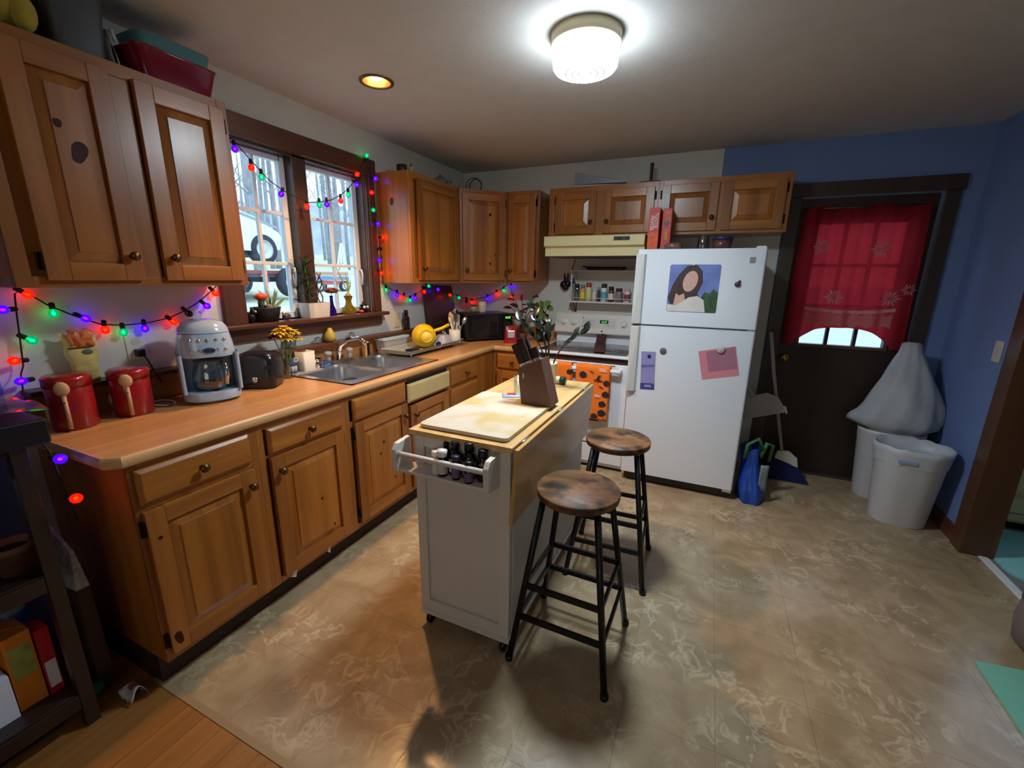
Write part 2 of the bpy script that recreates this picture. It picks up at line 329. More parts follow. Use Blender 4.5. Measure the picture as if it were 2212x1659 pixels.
# --- exterior door with nine lights
d1=bpy.data.objects.new('door_1',None); COL.objects.link(d1); d1.location=(DX0,0,0); struct(d1)
doorm=mat('dark_door',(52,36,28),.45,var=.12,vs=3); w=DX1-DX0; gx0,gx1,gz0,gz1=.13,.635,1.015,1.86
b=B(); b.box(.006,gx0,.03,.075,.012,DZ-.005); b.box(gx1,w-.006,.03,.075,.012,DZ-.005); b.box(gx0,gx1,.03,.075,.012,gz0); b.box(gx0,gx1,.03,.075,gz1,DZ-.005); b.build('door_slab',doorm,d1)
b=B(); e=.022; b.box(gx0-e,gx0,.018,.03,gz0-e,gz1+e); b.box(gx1,gx1+e,.018,.03,gz0-e,gz1+e); b.box(gx0,gx1,.018,.03,gz0-e,gz0); b.box(gx0,gx1,.018,.03,gz1,gz1+e); b.build('light_frame',mat('door_moulding',(92,70,50),.5),d1,.002)
b=B(); pw=(gx1-gx0)/3; ph=(gz1-gz0)/3
for k in (1,2): b.box(gx0+pw*k-.011,gx0+pw*k+.011,.028,.06,gz0,gz1); b.box(gx0,gx1,.03,.058,gz0+ph*k-.011,gz0+ph*k+.011)
b.build('muntin',doorm,d1)
for i in range(3):
    for k in range(3): B().box(gx0+pw*i+.011*(i>0),gx0+pw*(i+1)-.011*(i<2),.042,.046,gz0+ph*k+.011*(k>0),gz0+ph*(k+1)-.011*(k<2)).build('pane',pane_m,d1)
B().lathe([(.026,0),(.026,.006),(.011,.01),(.011,.035),(.024,.042),(.029,.055),(.024,.067),(.0,.07)],(.052,.03,.905),20,'y').build('door_knob',gold,d1)
b=B(); b.box(2.645,2.735,-.022,0,0,2.035); b.box(3.50,3.575,-.022,0,0,2.035); b.box(2.645,3.59,-.026,0,2.035,2.125); b.box(2.715,2.735,0,.03,0,2.035); struct(b.build('trim_3',wood('door_casing',(46,32,26),(66,46,36),'z',9,.5),bev=.003))
struct(B().box(2.735,3.5,-.01,.12,.0,.012).build('trim_4',mat('door_sill',(70,62,54),.5)))
# --- outside
gm=mat('yard_grass',(208,214,184),.9,var=.25,vs=1.2,bump=.3,bs=9)
def yard(u,v):
    x=-.3-60*u*u-.2; y=-40+125*v
    return (x,y,.25+.075*(-x)+.05*math.sin(y*.6+x*.3))
struct(B().grid(yard,60,60).build('ground_yard',gm))
struct(B().grid(lambda u,v:(-30+70*u,.3+40*v,.25+.02*40*v),10,10).build('ground_back_yard',mat('snowy_ground',(190,196,204),.9,var=.1,vs=2)))
def hill(u,v):
    y=-60+220*v; return (-62-10*u,y,3+11*u+1.6*math.sin(y*.11)+math.sin(y*.31))
struct(B().grid(hill,3,60).build('hill_woods',mat('far_woods',(170,176,186),1,var=.2,vs=.4)))
# ================================================================= cabinets
def knob(parent,x,y,z,m=None): return B().lathe([(.009,0),(.006,.004),(.006,.014),(.014,.018),(.0165,.024),(.012,.031),(0,.033)],(x,y,z),14,'y').build('knob',m or brass,parent)
def door(cab,x0,x1,z0,z1,yf,kn=None,hs=None,st=.058,name='door',th=.02,slope=.035):
    b=B(); y1=yf; y0=yf-th
    b.box(x0,x0+st,y0,y1,z0,z1,0); b.box(x1-st,x1,y0,y1,z0,z1,0)
    b.box(x0+st,x1-st,y0,y1,z0,z0+st,1); b.box(x0+st,x1-st,y0,y1,z1-st,z1,1)
    b.box(x0+st,x1-st,yf-.005,yf-.001,z0+st,z1-st,0)
    d=b.build(name,[pineF,pineH],cab,.0035)
    a0,a1,c0,c1=x0+st,x1-st,z0+st,z1-st; s=slope; p=B()
    o=[(a0,yf-.006,c0),(a1,yf-.006,c0),(a1,yf-.006,c1),(a0,yf-.006,c1)]; i=[(a0+s,yf-.016,c0+s),(a1-s,yf-.016,c0+s),(a1-s,yf-.016,c1-s),(a0+s,yf-.016,c1-s)]
    q=[(u,yf-.019,w) for u,_,w in i]
    p.add(o+i+q,[(0,1,5,4),(1,2,6,5),(2,3,7,6),(3,0,4,7),(4,5,9,8),(5,6,10,9),(6,7,11,10),(7,4,8,11),(8,9,10,11)])
    p.build('panel',pineV,d)
    if kn: knob(d,kn[0],y0,kn[1])
    if hs:
        hx=x0 if hs=='l' else x1; sg=-1 if hs=='l' else 1
        for hz in (z0+.06,z1-.06):
            h=B(); h.box(hx+sg*.001,hx+sg*.014,yf-.006,yf-.001,hz-.028,hz+.028); h.lathe([(.004,-.028),(.004,.028)],(hx+sg*.002,yf-.012,hz),8); h.build('hinge',dark_hinge,d)
    return d
def drawer(cab,x0,x1,z0,z1,yf,kn=True,m=None,name='drawer_front'):
    b=B(); e=.012; o=[(x0,yf,z0),(x1,yf,z0),(x1,yf,z1),(x0,yf,z1)]; f=[(x0,yf-.010,z0),(x1,yf-.010,z0),(x1,yf-.010,z1),(x0,yf-.010,z1)]; i=[(x0+e,yf-.021,z0+e),(x1-e,yf-.021,z0+e),(x1-e,yf-.021,z1-e),(x0+e,yf-.021,z1-e)]
    b.add(o+f+i,[(0,1,5,4),(1,2,6,5),(2,3,7,6),(3,0,4,7),(4,5,9,8),(5,6,10,9),(6,7,11,10),(7,4,8,11),(8,9,10,11),(3,2,1,0)])
    d=b.build(name,m or pineH,cab,.002)
    if kn: knob(d,(x0+x1)/2,yf-.021,(z0+z1)/2)
    return d
def carcass(cab,w,d,z0,z1,open_frames,bottom=True,f=.019):
    B().box(0,w,-d+f,-.001,z0,z1).build('body',pineV,cab,.001)
    b=B()
    for r in open_frames: b.box(r[0],r[1],-d,-d+f-.0005,r[2],r[3],r[4])
    b.build('face_frame',[pineF,pineH],cab,.0015)
UB,UT=1.414,2.156; UH=UT-UB; UD=.29
def upper(name,label,loc,rz,w,doors,z0=UB,z1=UT,d=UD,stile=.04,mids=()):
    c=thing(name,label,'cabinet',(loc[0],loc[1],z0),rz,'pine wall cabinets'); h=z1-z0
    fr=[(0,stile,0,h,0),(w-stile,w,0,h,0),(stile,w-stile,0,.035,1),(stile,w-stile,h-.045,h,1)]+[(m-.03,m+.03,.035,h-.045,0) for m in mids]
    carcass(c,w,d,0,h,fr)
    for (x0,x1,k,hs) in doors: door(c,x0,x1,.022,h-.036,-d,((x0+.032 if k=='l' else x1-.032),.022+.085) if k else None,hs)
    return c
R90=PI/2
YN0,YN1=-3.19,-2.448
upper('wall_cabinet','knotty pine double-door wall cabinet at the left, above the red canisters',(0,YN0),R90,YN1-YN0,[(.07,.335,'r','l'),(.405,.715,'l','r')],mids=(.37,))
upper('wall_cabinet','tall single-door pine wall cabinet right beside the window',(0,-1.233),R90,.652,[(.075,.61,'l',None)])
upper('wall_cabinet','narrow single-door pine wall cabinet between the corner cabinet and range hood',(.582,0),0,.288,[(.02,.262,'l','r')],stile=.025)
# diagonal corner cabinet
cc=thing('corner_wall_cabinet','diagonal pine corner wall cabinet with one knotted door','cabinet',(0,0,UB),0,'pine wall cabinets')
B().prism([(.001,-.001),(.001,-.579),(.282,-.579),(.579,-.282),(.579,-.001)],0,UH,'z').build('body',pineV,cc)
fw=math.hypot(.29,.29);
b=B(); 
for r in [(0,.03,0,UH,0),(fw-.03,fw,0,UH,0),(.03,fw-.03,0,.035,1),(.03,fw-.03,UH-.045,UH,1)]: b.box(r[0],r[1],-.012,.003,r[2],r[3],r[4])
ff=b.build('face_frame',[pineF,pineH],cc,.0015,loc=(.287,-.58,0),rot=(0,0,PI/4))
dd=door(cc,.022,fw-.022,.022,UH-.036,-.012,(.022+.03,.105),'r',st=.052); dd.location=(.287,-.58,0); dd.rotation_euler=(0,0,PI/4)
upper('wall_cabinet','short double-door pine wall cabinet directly above the range hood',(.958,0),0,.842,[(.06,.385,'r','l'),(.445,.815,'l','r')],z0=1.784,mids=(.415,))
upper('wall_cabinet','short double-door pine wall cabinet above the refrigerator',(1.80,0),0,.832,[(.025,.40,'r','l'),(.43,.80,None,'r')],z0=1.784,mids=(.415,),stile=.03)
# base cabinets, local x runs along the wall
BD=.61; BT=.874
def base(name,label,loc,rz,w,doors,drawers,rails,stiles=(.03,.03),d=BD,sink=False):
    c=thing(name,label,'cabinet',(loc[0],loc[1],0),rz,'pine base cabinets')
    fr=[(0,stiles[0],.115,BT,0),(w-stiles[1],w,.115,BT,0),(stiles[0],w-stiles[1],.115,.145,1),(stiles[0],w-stiles[1],BT-.03,BT,1)]
    for r in rails: fr.append(r)
    if sink:
        bb=B(); bb.box(0,w,-d+.019,-.001,.115,.66); bb.box(0,.018,-d+.019,-.001,.66,BT); bb.box(w-.018,w,-d+.019,-.001,.66,BT); bb.build('body',pineV,c)
        b=B()
        for r in fr: b.box(r[0],r[1],-d,-d+.0185,r[2],r[3],r[4])
        b.build('face_frame',[pineF,pineH],c,.0015)
    else: carcass(c,w,d,.115,BT,fr)
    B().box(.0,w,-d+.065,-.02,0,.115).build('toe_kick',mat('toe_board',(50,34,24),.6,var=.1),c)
    for a in doors: door(c,*a[:2],*a[2:4],-d,a[4],a[5])
    for a in drawers: drawer(c,*a[:4],-d,*a[4:])
    return c
ry=-3.155
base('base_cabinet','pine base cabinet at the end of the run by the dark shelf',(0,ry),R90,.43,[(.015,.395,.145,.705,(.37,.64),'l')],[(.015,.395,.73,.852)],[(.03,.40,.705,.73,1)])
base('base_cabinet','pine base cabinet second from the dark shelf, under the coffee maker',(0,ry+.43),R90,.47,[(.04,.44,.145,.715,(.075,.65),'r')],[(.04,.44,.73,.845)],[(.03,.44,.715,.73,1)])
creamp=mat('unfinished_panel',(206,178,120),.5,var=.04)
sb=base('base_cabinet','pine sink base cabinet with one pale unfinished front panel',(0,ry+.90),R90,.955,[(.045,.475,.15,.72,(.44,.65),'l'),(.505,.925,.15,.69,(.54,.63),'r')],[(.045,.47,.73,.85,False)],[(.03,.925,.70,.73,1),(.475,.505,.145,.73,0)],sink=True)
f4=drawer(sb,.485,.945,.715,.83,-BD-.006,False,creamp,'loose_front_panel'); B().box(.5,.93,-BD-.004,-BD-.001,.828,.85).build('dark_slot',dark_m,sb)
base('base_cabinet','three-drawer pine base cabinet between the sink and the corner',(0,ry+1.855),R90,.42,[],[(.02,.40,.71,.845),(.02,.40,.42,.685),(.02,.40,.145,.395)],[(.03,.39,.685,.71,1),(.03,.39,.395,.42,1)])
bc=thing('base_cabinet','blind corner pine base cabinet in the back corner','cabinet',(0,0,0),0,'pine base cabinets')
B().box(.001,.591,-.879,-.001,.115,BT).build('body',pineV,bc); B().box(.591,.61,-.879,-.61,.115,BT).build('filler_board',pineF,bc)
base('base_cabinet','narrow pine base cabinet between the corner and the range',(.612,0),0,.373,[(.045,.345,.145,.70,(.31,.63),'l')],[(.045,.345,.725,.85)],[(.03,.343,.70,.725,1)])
# pronounced knots in the pine
kn1=mat('knot_dark',(58,28,14),.55,spec=.2); kn2=mat('knot_blue',(66,42,42),.6,spec=.15); kn3=mat('knot_grey',(90,60,52),.6,spec=.2)
def knot(parent,x,y,z,rx,rz,m,a=0,face='y'):
    n=18; P=[]
    for k in range(n):
        q=2*PI*k/n; u=rx*math.cos(q)*(1+.12*math.sin(3*q)); v=rz*math.sin(q)*(1+.1*math.cos(2*q)); P.append((x+u*math.cos(a)-v*math.sin(a),z+u*math.sin(a)+v*math.cos(a)))
    B().prism(P,y-.0005,y+.0002,'y').build('knot',m,parent)
obs={o['label'][:30]:o for o in COL.objects if 'label' in o.keys()}
def byl(st): return [o for o in COL.objects if 'label' in o.keys() and o['label'].startswith(st)][0]
o=byl('knotty pine double-door'); dr=[c for c in o.children if c.name.startswith('door')]
knot(dr[0],.175,-UD-.0192,.50,.011,.014,kn1); knot(dr[0],.215,-UD-.0192,.425,.02,.038,kn2,-.35)
o=byl('tall single-door'); B().prism([(.01*0-.14+.016*math.cos(2*PI*k/18),.55+.026*math.sin(2*PI*k/18)) for k in range(18)],-.0006,.0002,'x').build('knot',kn3,o).rotation_euler=(0,0,0)
dd_=dd; knot(dd_,.255,-.0312,.55,.011,.014,kn1); knot(dd_,.255,-.0312,.16,.009,.011,kn1); knot(dd_,.30,-.0322,.23,.004,.014,kn1)
o=byl('pine base cabinet second'); dr=[c for c in o.children if c.name.startswith('door')][0]; knot(dr,.27,-BD-.0192,.42,.007,.008,kn1); knot(dr,.33,-BD-.0192,.25,.006,.007,kn1)
o=byl('pine sink base'); dr=[c for c in o.children if c.name.startswith('door')][0]; knot(dr,.25,-BD-.0192,.55,.008,.009,kn1); knot(dr,.22,-BD-.0192,.49,.007,.008,kn1); knot(dr,.33,-BD-.0192,.30,.006,.007,kn1)
o=byl('pine base cabinet at the end'); dr=[c for c in o.children if c.name.startswith('door')][0]; knot(dr,.045,-BD-.0202,.60,.007,.007,kn1); knot(dr,.04,-BD-.0202,.20,.012,.03,kn1,.2)
# paper scraps stuck to the cabinet bottoms
for (y,z,s,lb) in ((-2.632,.128,.022,'larger torn white paper scrap under the second base cabinet door'),(-2.43,.128,.014,'smaller torn white paper scrap under the second base cabinet door')):
    o=B().prism([(y-s,z-.012),(y+s*.2,z-.03),(y+s,z+.022)],.611,.6125,'x').build('paper_scrap',white_pl); tag(o,lb,'paper','paper scraps')
# countertop
ct=thing('countertop','wood-look laminate L-shaped countertop with rounded edge, highlight in its paler colour','countertop',(0,0,.874))
b=B(); T=.04
b.prism([(.001,-3.195),(.59,-3.195),(.625,-3.165),(.625,-2.155),(.001,-2.155)],0,T,'z'); b.box(.001,.08,-2.155,-1.41,0,T); b.box(.572,.625,-2.155,-1.41,0,T); b.box(.001,.625,-1.41,-.001,0,T); b.box(.625,.985,-.625,-.001,0,T)
b.build('slab',lamin,ct)
edge=wood('laminate_edge_highlight',(186,142,90),(214,172,118),'y',16,.3,0,stretch=.05)  # paler than the slab: the front edge's highlight is put into the colour
def nose(pts):
    b=B(); n=8; L=[]
    for (x,y,nx,ny) in pts: L.append([(x+nx*(.012*math.sin(PI*k/n)),y+ny*(.012*math.sin(PI*k/n)),T/2-T/2*math.cos(PI*k/n)) for k in range(n+1)])
    for i in range(len(L)-1):
        for k in range(n): b.add([L[i][k],L[i+1][k],L[i+1][k+1],L[i][k+1]],[(0,1,2,3)],0,True)
    return b
nose([(.001,-3.195,0,-1),(.59,-3.195,0,-1),(.625,-3.165,1,-.4),(.625,-.637,1,0)]).build('front_edge',edge,ct); nose([(.637,-.625,0,-1),(.985,-.625,0,-1)]).build('front_edge',edge,ct)
bs_=thing('backsplash','laminate backsplash with a brown wooden ledge along the window wall','backsplash',(0,-1.6,.914))
B().box(.001,.02,-1.56,1.579,.0005,.115).build('splash_board',lamin,bs_); B().box(.001,.085,-1.56,1.598,.115,.135).build('ledge',brownTy,bs_,.003)
bs2=tag(B().box(.021,.985,-.02,-.001,.9145,1.019).build('backsplash',lamin),'short laminate backsplash on the back wall beside the range','backsplash')
# sink
sk=thing('kitchen_sink','double-bowl stainless steel sink set in the counter','sink',(0,0,.914))
def sinkmesh():
    b=B()
    for (cx,cy,w,h) in ((.33,-1.972,.40,.335),(.33,-1.596,.40,.335)):
        y0,y1=(-2.177,-1.784) if cy<-1.8 else (-1.784,-1.39); x0,x1=.06,.595
        op=rrect(cx,cy,w,h,.07,6); cell=[]
        for (x,y) in op:
            dx,dy=x-cx,y-cy; k=min(((x1-cx) if dx>0 else (cx-x0))/max(abs(dx),1e-6),((y1-cy) if dy>0 else (cy-y0))/max(abs(dy),1e-6)); cell.append((cx+dx*k,cy+dy*k))
        loft(b,[[(x,y,.001) for x,y in cell],[(x,y,.006) for x,y in cell],[(x,y,.006) for x,y in op]],0,False)
        loops=[[(x,y,.006) for x,y in op]]
        for s,z in ((.985,-.004),(.965,-.02),(.93,-.13),(.86,-.16),(.6,-.166)): loops.append([(cx+(x-cx)*s,cy+(y-cy)*s,z) for x,y in op])
        loft(b,loops,0,True,cap1=True); b.lathe([(.04,-.165),(.04,-.163),(.028,-.163),(.025,-.166)],(cx,cy,0),16,mi=1)
        for cxx in (x0+.0,x1): pass
    # corner fillers of the flange
    b.box(.06,.595,-2.177,-2.145,.0005,.0058); b.box(.06,.595,-1.422,-1.39,.0005,.0058); b.box(.06,.124,-2.177,-1.39,.0005,.0058); b.box(.534,.595,-2.177,-1.39,.0005,.0058)
    return b.build('basin',[steel,chrome],sk)
sinkmesh()
fc=thing('faucet','low-arc chrome kitchen faucet with cross handles behind the sink','faucet',(.10,-1.775,.920))
B().prism([(x,y) for x,y in rrect(0,0,.055,.24,.026,5)],0,.022,'z').build('deck_plate',chrome,fc,.004)
B().tube([(0,0,.02),(0,0,.075),(.02,0,.115),(.08,.01,.15),(.15,.02,.165),(.19,.026,.15),(.198,.027,.125)],[.02,.019,.016,.014,.013,.0125,.0125],12).build('spout',chrome,fc)
for s in (-1,1):
    h=B().lathe([(.018,.02),(.016,.05),(.010,.055),(.022,.058),(.024,.07),(.02,.082),(0,.085)],(0,s*.088,0),10).build('handle',mat('acrylic',(210,215,220),.1,trans=.6),fc)
# ================================================================= appliances
fr=thing('refrigerator','white top-freezer refrigerator with papers and magnets on its doors','refrigerator',(1.755,-.70,0))
fw_=.75; FH=1.655
B().box(.0,fw_,.0,.62,.03,FH-.02).build('cabinet_body',white_en,fr,.006)
B().box(.02,fw_-.02,-.005,.02,.012,.075).build('base_grille',mat('grille_dark',(52,48,46),.5),fr)
for x in (.06,fw_-.06): B().lathe([(.02,0),(.02,.03)],(x,.05,0),12).build('foot',black_pl,fr)
SP=1.165
def fdoor(name,z0,z1):
    b=B(); pr=rrect(fw_/2,-.0275,fw_,.055,.016,4); b.prism(pr,z0,z1,'z',0,True); o=b.build(name,white_en,fr,.004); return o
dt=fdoor('freezer_door',SP+.006,FH); db=fdoor('refrigerator_door',.08,SP-.006)
for (dr,z0,z1) in ((dt,SP+.008,FH-.03),(db,.70,SP-.008)):
    B().hexa([(.0,-.10,z0),(.052,-.075,z0),(.062,-.055,z0),(.0,-.055,z0)],[(.0,-.10,z1),(.052,-.085,z1),(.062,-.055,z1),(.0,-.055,z1)]).build('handle',mat('handle_white',(214,212,206),.4),dr,.004)
B().box(.0,fw_,-.04,.0,SP-.0065,SP+.0065).build('door_gasket',mat('gasket',(120,124,130),.6),fr)
B().box(fw_-.06,fw_-.01,-.05,.02,FH,FH+.012).build('hinge_cover',white_pl,fr,.003); B().box(fw_-.05,fw_-.005,-.052,.0,SP-.006,SP+.006).build('hinge',chrome,fr); B().box(fw_-.06,fw_-.01,-.04,.0,.055,.079).build('hinge',steel,fr)
B().prism(rrect(fw_-.075,1.585,.032,.036,.006,3),-.0565,-.055,'y').build('badge',mat('badge_grey',(150,150,150),.4,metal=.6),dt)
# range
rg=thing('kitchen_range','white electric range with smooth dark glass cooktop','stove',(.99,-.02,0))
rw=.755
B().box(0,rw,-.60,-.02,.02,.895).build('body',white_en,rg,.004); B().box(-.004,rw+.004,-.645,-.055,.895,.915).build('cooktop_frame',white_en,rg,.006)
ck=B().box(.03,rw-.03,-.60,-.075,.915,.9185).build('cooktop_glass',mat('ceran',(52,48,48),.15,spec=.6,coat=.5),rg)
for (x,y,r) in ((.21,-.45,.10),(.55,-.45,.085),(.21,-.2,.075),(.55,-.2,.10)):
    b=B(); b.lathe([(r,.9185),(r,.9190),(r-.006,.9190),(r-.006,.9185)],(x,y,0),40,cap=False); b.lathe([(r*.62,.9185),(r*.62,.919),(r*.62-.004,.919),(r*.62-.004,.9185)],(x,y,0),32,cap=False); b.build('burner_ring',mat('burner_print',(150,140,136),.3),ck)
# backguard: upright plate and leaning console with rounded top
b=B(); b.box(.0,rw,-.05,.012,.895,1.0); b.build('backguard',white_en,rg,.003)
pr=[(-.105,1.0),(-.045,.985),(.012,.985),(.012,1.165),(-.035,1.175),(-.06,1.165)]
b=B().prism(pr,-.004,rw+.004,'x',0); cn=b.build('control_console',mat('bisque_white',(214,208,198),.35),rg,.012,seg=3)
def onc(x,t,o=.0):  # on the slanted console face, t 0..1 from bottom
    y0,z0,y1,z1=-.105,1.0,-.06,1.165; return Vector((x,y0+(y1-y0)*t-o*.965,z0+(z1-z0)*t+o*.26))
tilt=math.atan2(.045,.165)
for x in (.075,.165,.60,.69):
    k=B().lathe([(.034,0),(.032,.004),(.022,.006),(.02,.018),(.0,.02)],(0,0,0),20,'y'); k.box(-.005,.005,-.03,-.012,-.02,.02); k.build('burner_knob',mat('knob_white',(216,212,204),.3),cn,.001,loc=onc(x,.55),rot=(-tilt,0,0))
dp=B(); dp.box(-.15,.15,-.002,.0,-.045,.04); dp.build('display_panel',mat('panel_beige',(204,200,192),.4),cn,.002,loc=onc(.385,.58),rot=(-tilt,0,0))
g=B(); g.box(-.036,.036,-.0035,-.0015,-.012,.016); g.build('clock_window',mat('clock_dark',(24,40,26),.2),cn,loc=onc(.43,.62),rot=(-tilt,0,0))
lettering('12:15',.02,mat('clock_green',(90,230,110),.4,emit=(90,230,110),es=.9),cn,onc(.43,.62,.0042),(PI/2-tilt,0,0),name='clock_digits')
pads=[(-.135+.022*i,-.03+.03*j) for i in range(5) for j in range(2)]+[(.055+.022*i,-.03+.03*j) for i in range(4) for j in range(2)]
for (px0,pz0) in pads: B().box(px0,px0+.015,-.0035,-.0015,pz0,pz0+.018).build('touch_pad',mat('pad_grey',(186,182,176),.4),cn,loc=onc(.385,.58),rot=(-tilt,0,0))
for t in (.35,.8): B().lathe([(.006,0),(.006,.003),(0,.004)],(0,0,0),10,'y').build('indicator_light',mat('indicator',(96,60,44),.3),cn,loc=onc(.245,t),rot=(-tilt,0,0))
B().lathe([(.009,0),(.009,.002),(0,.0025)],(0,0,0),14,'y').build('emblem',mat('emblem_grey',(140,138,134),.3,metal=.5),cn,loc=onc(.42,.16),rot=(-tilt,0,0))
od=B().box(.006,rw-.006,-.638,-.602,.22,.85).build('oven_door',white_en,rg,.006)
for i in range(6): B().box(.10+.095*i,.18+.095*i,-.640,-.637,.838,.843).build('vent_slot',dark_m,od)
B().box(.012,rw-.012,-.62,-.60,.853,.892).build('vent_gap',mat('gap_dark',(46,24,26),.7),rg)
b=B().tube([(.05,-.69,.81),(rw-.05,-.69,.81)],.017,14); b.box(.045,.075,-.69,-.637,.797,.823); b.box(rw-.075,rw-.045,-.69,-.637,.797,.823); b.build('oven_handle',white_en,od,.003)
B().box(.14,rw-.2,-.6395,-.637,.40,.68).build('oven_window',mat('oven_glass',(30,30,34),.1),od)
B().box(.006,rw-.006,-.632,-.602,.055,.21).build('storage_drawer',white_en,rg,.006); B().box(.02,rw-.02,-.58,-.03,0,.05).build('plinth',black_pl,rg)
# hood
hd=thing('range_hood','almond under-cabinet range hood with slanted front','range hood',(.985,0,1.632))
b=B(); hw=.765
b.prism([(-.001,.150),(-.44,.150),(-.46,.145),(-.46,.075),(-.425,.062),(-.425,0),(-.001,0)],0,hw,'x'); b.build('shell',almond,hd,.003)
B().box(.545,.66,-.464,-.459,.108,.135).build('switch_panel',mat('hood_switch',(60,58,50),.4),hd); B().box(.02,hw-.02,-.41,-.03,-.004,-.0005).build('filter',mat('hood_filter',(110,104,92),.5,metal=.5),hd)
for x in (.57,.63): B().box(x,x+.03,-.468,-.464,.115,.128).build('rocker',black_pl,hd)
# microwave
mw=thing('microwave','black countertop microwave set diagonally in the corner','microwave',(.358,-.305,.9142),math.radians(51))
B().box(-.22,.22,-.155,.16,.012,.237).build('case',black_pl,mw,.006)
for x in (-.18,.18):
    for y in (-.12,.12): B().lathe([(.012,0),(.012,.012)],(x,y,0),10).build('foot',black_pl,mw)
md=B().box(-.218,.115,-.166,-.156,.016,.233).build('door',mat('mw_door',(20,20,22),.2,coat=.4),mw,.004); B().box(-.17,.08,-.1675,-.166,.05,.195).build('window',mat('mw_window',(34,30,30),.12),md,.001); B().box(.088,.104,-.182,-.166,.04,.21).build('handle',black_pl,md,.004)
mp_=B().box(.118,.218,-.166,-.156,.016,.233).build('control_panel',mat('mw_panel',(16,16,18),.3),mw,.004); B().box(.135,.20,-.1675,-.166,.187,.215).build('display',mat('mw_disp',(8,16,8),.2),mp_)
lettering('12:15',.024,mat('mw_green',(120,255,70),.4,emit=(110,255,60),es=2.2),mp_,(.168,-.1682,.201),(PI/2,0,0),name='clock_digits')
for i in range(3):
    for j in range(4): B().box(.132+.025*i,.152+.025*i,-.1675,-.166,.05+.03*j,.072+.03*j).build('button',mat('mw_button',(44,44,48),.4),mp_)
# ================================================================= island cart
topw=wood('rubberwood',(206,166,104),(232,198,138),'y',13,.35,0,coat=.15)
ic=thing('kitchen_cart','white rolling kitchen cart with pale wood top and folded-down leaf','kitchen cart',(1.447,-2.01,0))
b=B(); b.box(-.205,.200,-.49,.49,.085,.878); b.build('body',islw,ic,.003)
b=B(); b.box(-.207,-.165,-.508,-.49,.085,.878); b.box(.158,.203,-.508,-.49,.085,.878); b.box(-.165,.158,-.508,-.49,.085,.135); b.box(-.165,.158,-.508,-.49,.83,.878); b.box(-.165,.158,-.496,-.49,.135,.83); b.build('end_panel',islw,ic,.002)
b=B(); b.box(-.212,.208,-.512,.50,.062,.085); b.build('bottom_board',islw,ic,.003)
B().box(-.218,.218,-.53,.53,.878,.90).build('worktop',topw,ic,.003)
b=B(); b.hexa([(.205,-.525,.60),(.221,-.525,.60),(.221,.525,.60),(.205,.525,.60)],[(.224,-.525,.893),(.24,-.525,.893),(.24,.525,.893),(.224,.525,.893)]); b.build('drop_leaf',wood('leaf_wood',(190,148,88),(216,178,116),'y',10,.3,0,coat=.25),ic,.002)
for y in (-.42,0,.42): B().tube([(.222,y-.035,.892),(.222,y+.035,.892)],.005,8).build('hinge',steel,ic)
for (y0,y1) in ((-.48,-.01),(.01,.48)):
    s=.05; b=B(); x0,x1=.2005,.2035
    b.box(x0,x1,y0,y1,.10,.86); b.build('cupboard_door',islw,ic,.001)
for (x,y) in ((-.178,-.475),(.172,-.475),(-.178,.465),(.172,.465)):
    c=B(); c.lathe([(.012,.05),(.012,.062)],(x,y,0),10); c.box(x-.012,x+.012,y-.02,y+.02,.025,.052); c.build('caster_fork',black_pl,ic); B().lathe([(.0,-.012),(.02,-.012),(.025,-.008),(.025,.008),(.02,.012),(.0,.012)],(x+.0,y-.008,.025),16,'x').build('caster_wheel',black_pl,ic)
rk=thing('spice_rack','white wooden spice rack with dowel on the near end of the cart','rack',(1.41,-2.518,.735))
for x in (-.205,.18): B().prism([(0,.0),(-.012,.0),(-.09,.015),(-.095,.10),(-.075,.125),(-.0,.13)],x,x+.02,'x').build('side_bracket',islw,rk,.004)
B().box(-.185,.18,-.082,-.002,.012,.024).build('shelf_board',islw,rk,.002); B().tube([(-.19,-.08,.085),(.185,-.08,.085)],.010,12).build('dowel',islw,rk)
bk=mat('dark_glass_bottle',(14,14,16),.12,coat=.5); lab=mat('paper_label',(206,204,196),.6); labp=mat('purple_label',(104,92,132),.5); labg=mat('grey_label',(150,142,140),.5)
def bottle(lbl,x,y,z,r,h,body,cap,label=None,neck=.45,group=None,name='bottle',cat='bottle',dropper=False,hl=.5):
    t=thing(name,lbl,cat,(x,y,z),0,group); sh=h*.68
    B().lathe([(0,0),(r*.92,0),(r,.004),(r,sh*.88),(r*.75,sh),(r*neck,sh*1.06),(r*neck,h*.78)],n=18).build('glass_body',body,t)
    if dropper: B().lathe([(r*neck*1.25,h*.76),(r*neck*1.25,h*.86),(r*neck*.7,h*.88),(r*neck*.6,h*1.0),(0,h*1.02)],n=14).build('dropper_cap',cap,t)
    else: B().lathe([(r*neck*1.3,h*.76),(r*neck*1.35,h*.98),(0,h)],n=16).build('cap',cap,t)
    if label: B().lathe([(r+.0006,h*.1),(r+.0006,h*hl)],n=18,cap=False).build('label',label,t)
    return t
G='bottles in the cart rack'; wp_=mat('white_cap',(226,226,222),.4)
bz=.7595
bottle('white-capped squat bottle at the left of the cart rack',1.372,-2.565,bz,.017,.088,wp_,wp_,None,.75,G)
bottle('white-capped bottle with a printed label in the cart rack',1.402,-2.572,bz,.019,.10,bk,wp_,lab,.75,G)
bottle('dark dropper bottle at the back of the cart rack',1.395,-2.534,bz,.017,.13,bk,black_pl,None,.5,G,dropper=True)
bottle('black bottle with cream label behind the small purple bottle in the rack',1.438,-2.54,bz,.024,.128,bk,black_pl,lab,.5,G)
bottle('small purple bottle at the front of the cart rack',1.462,-2.576,bz,.016,.09,mat('purple_glass',(38,28,48),.2),mat('purple_cap',(40,34,52),.4),labp,.75,G)
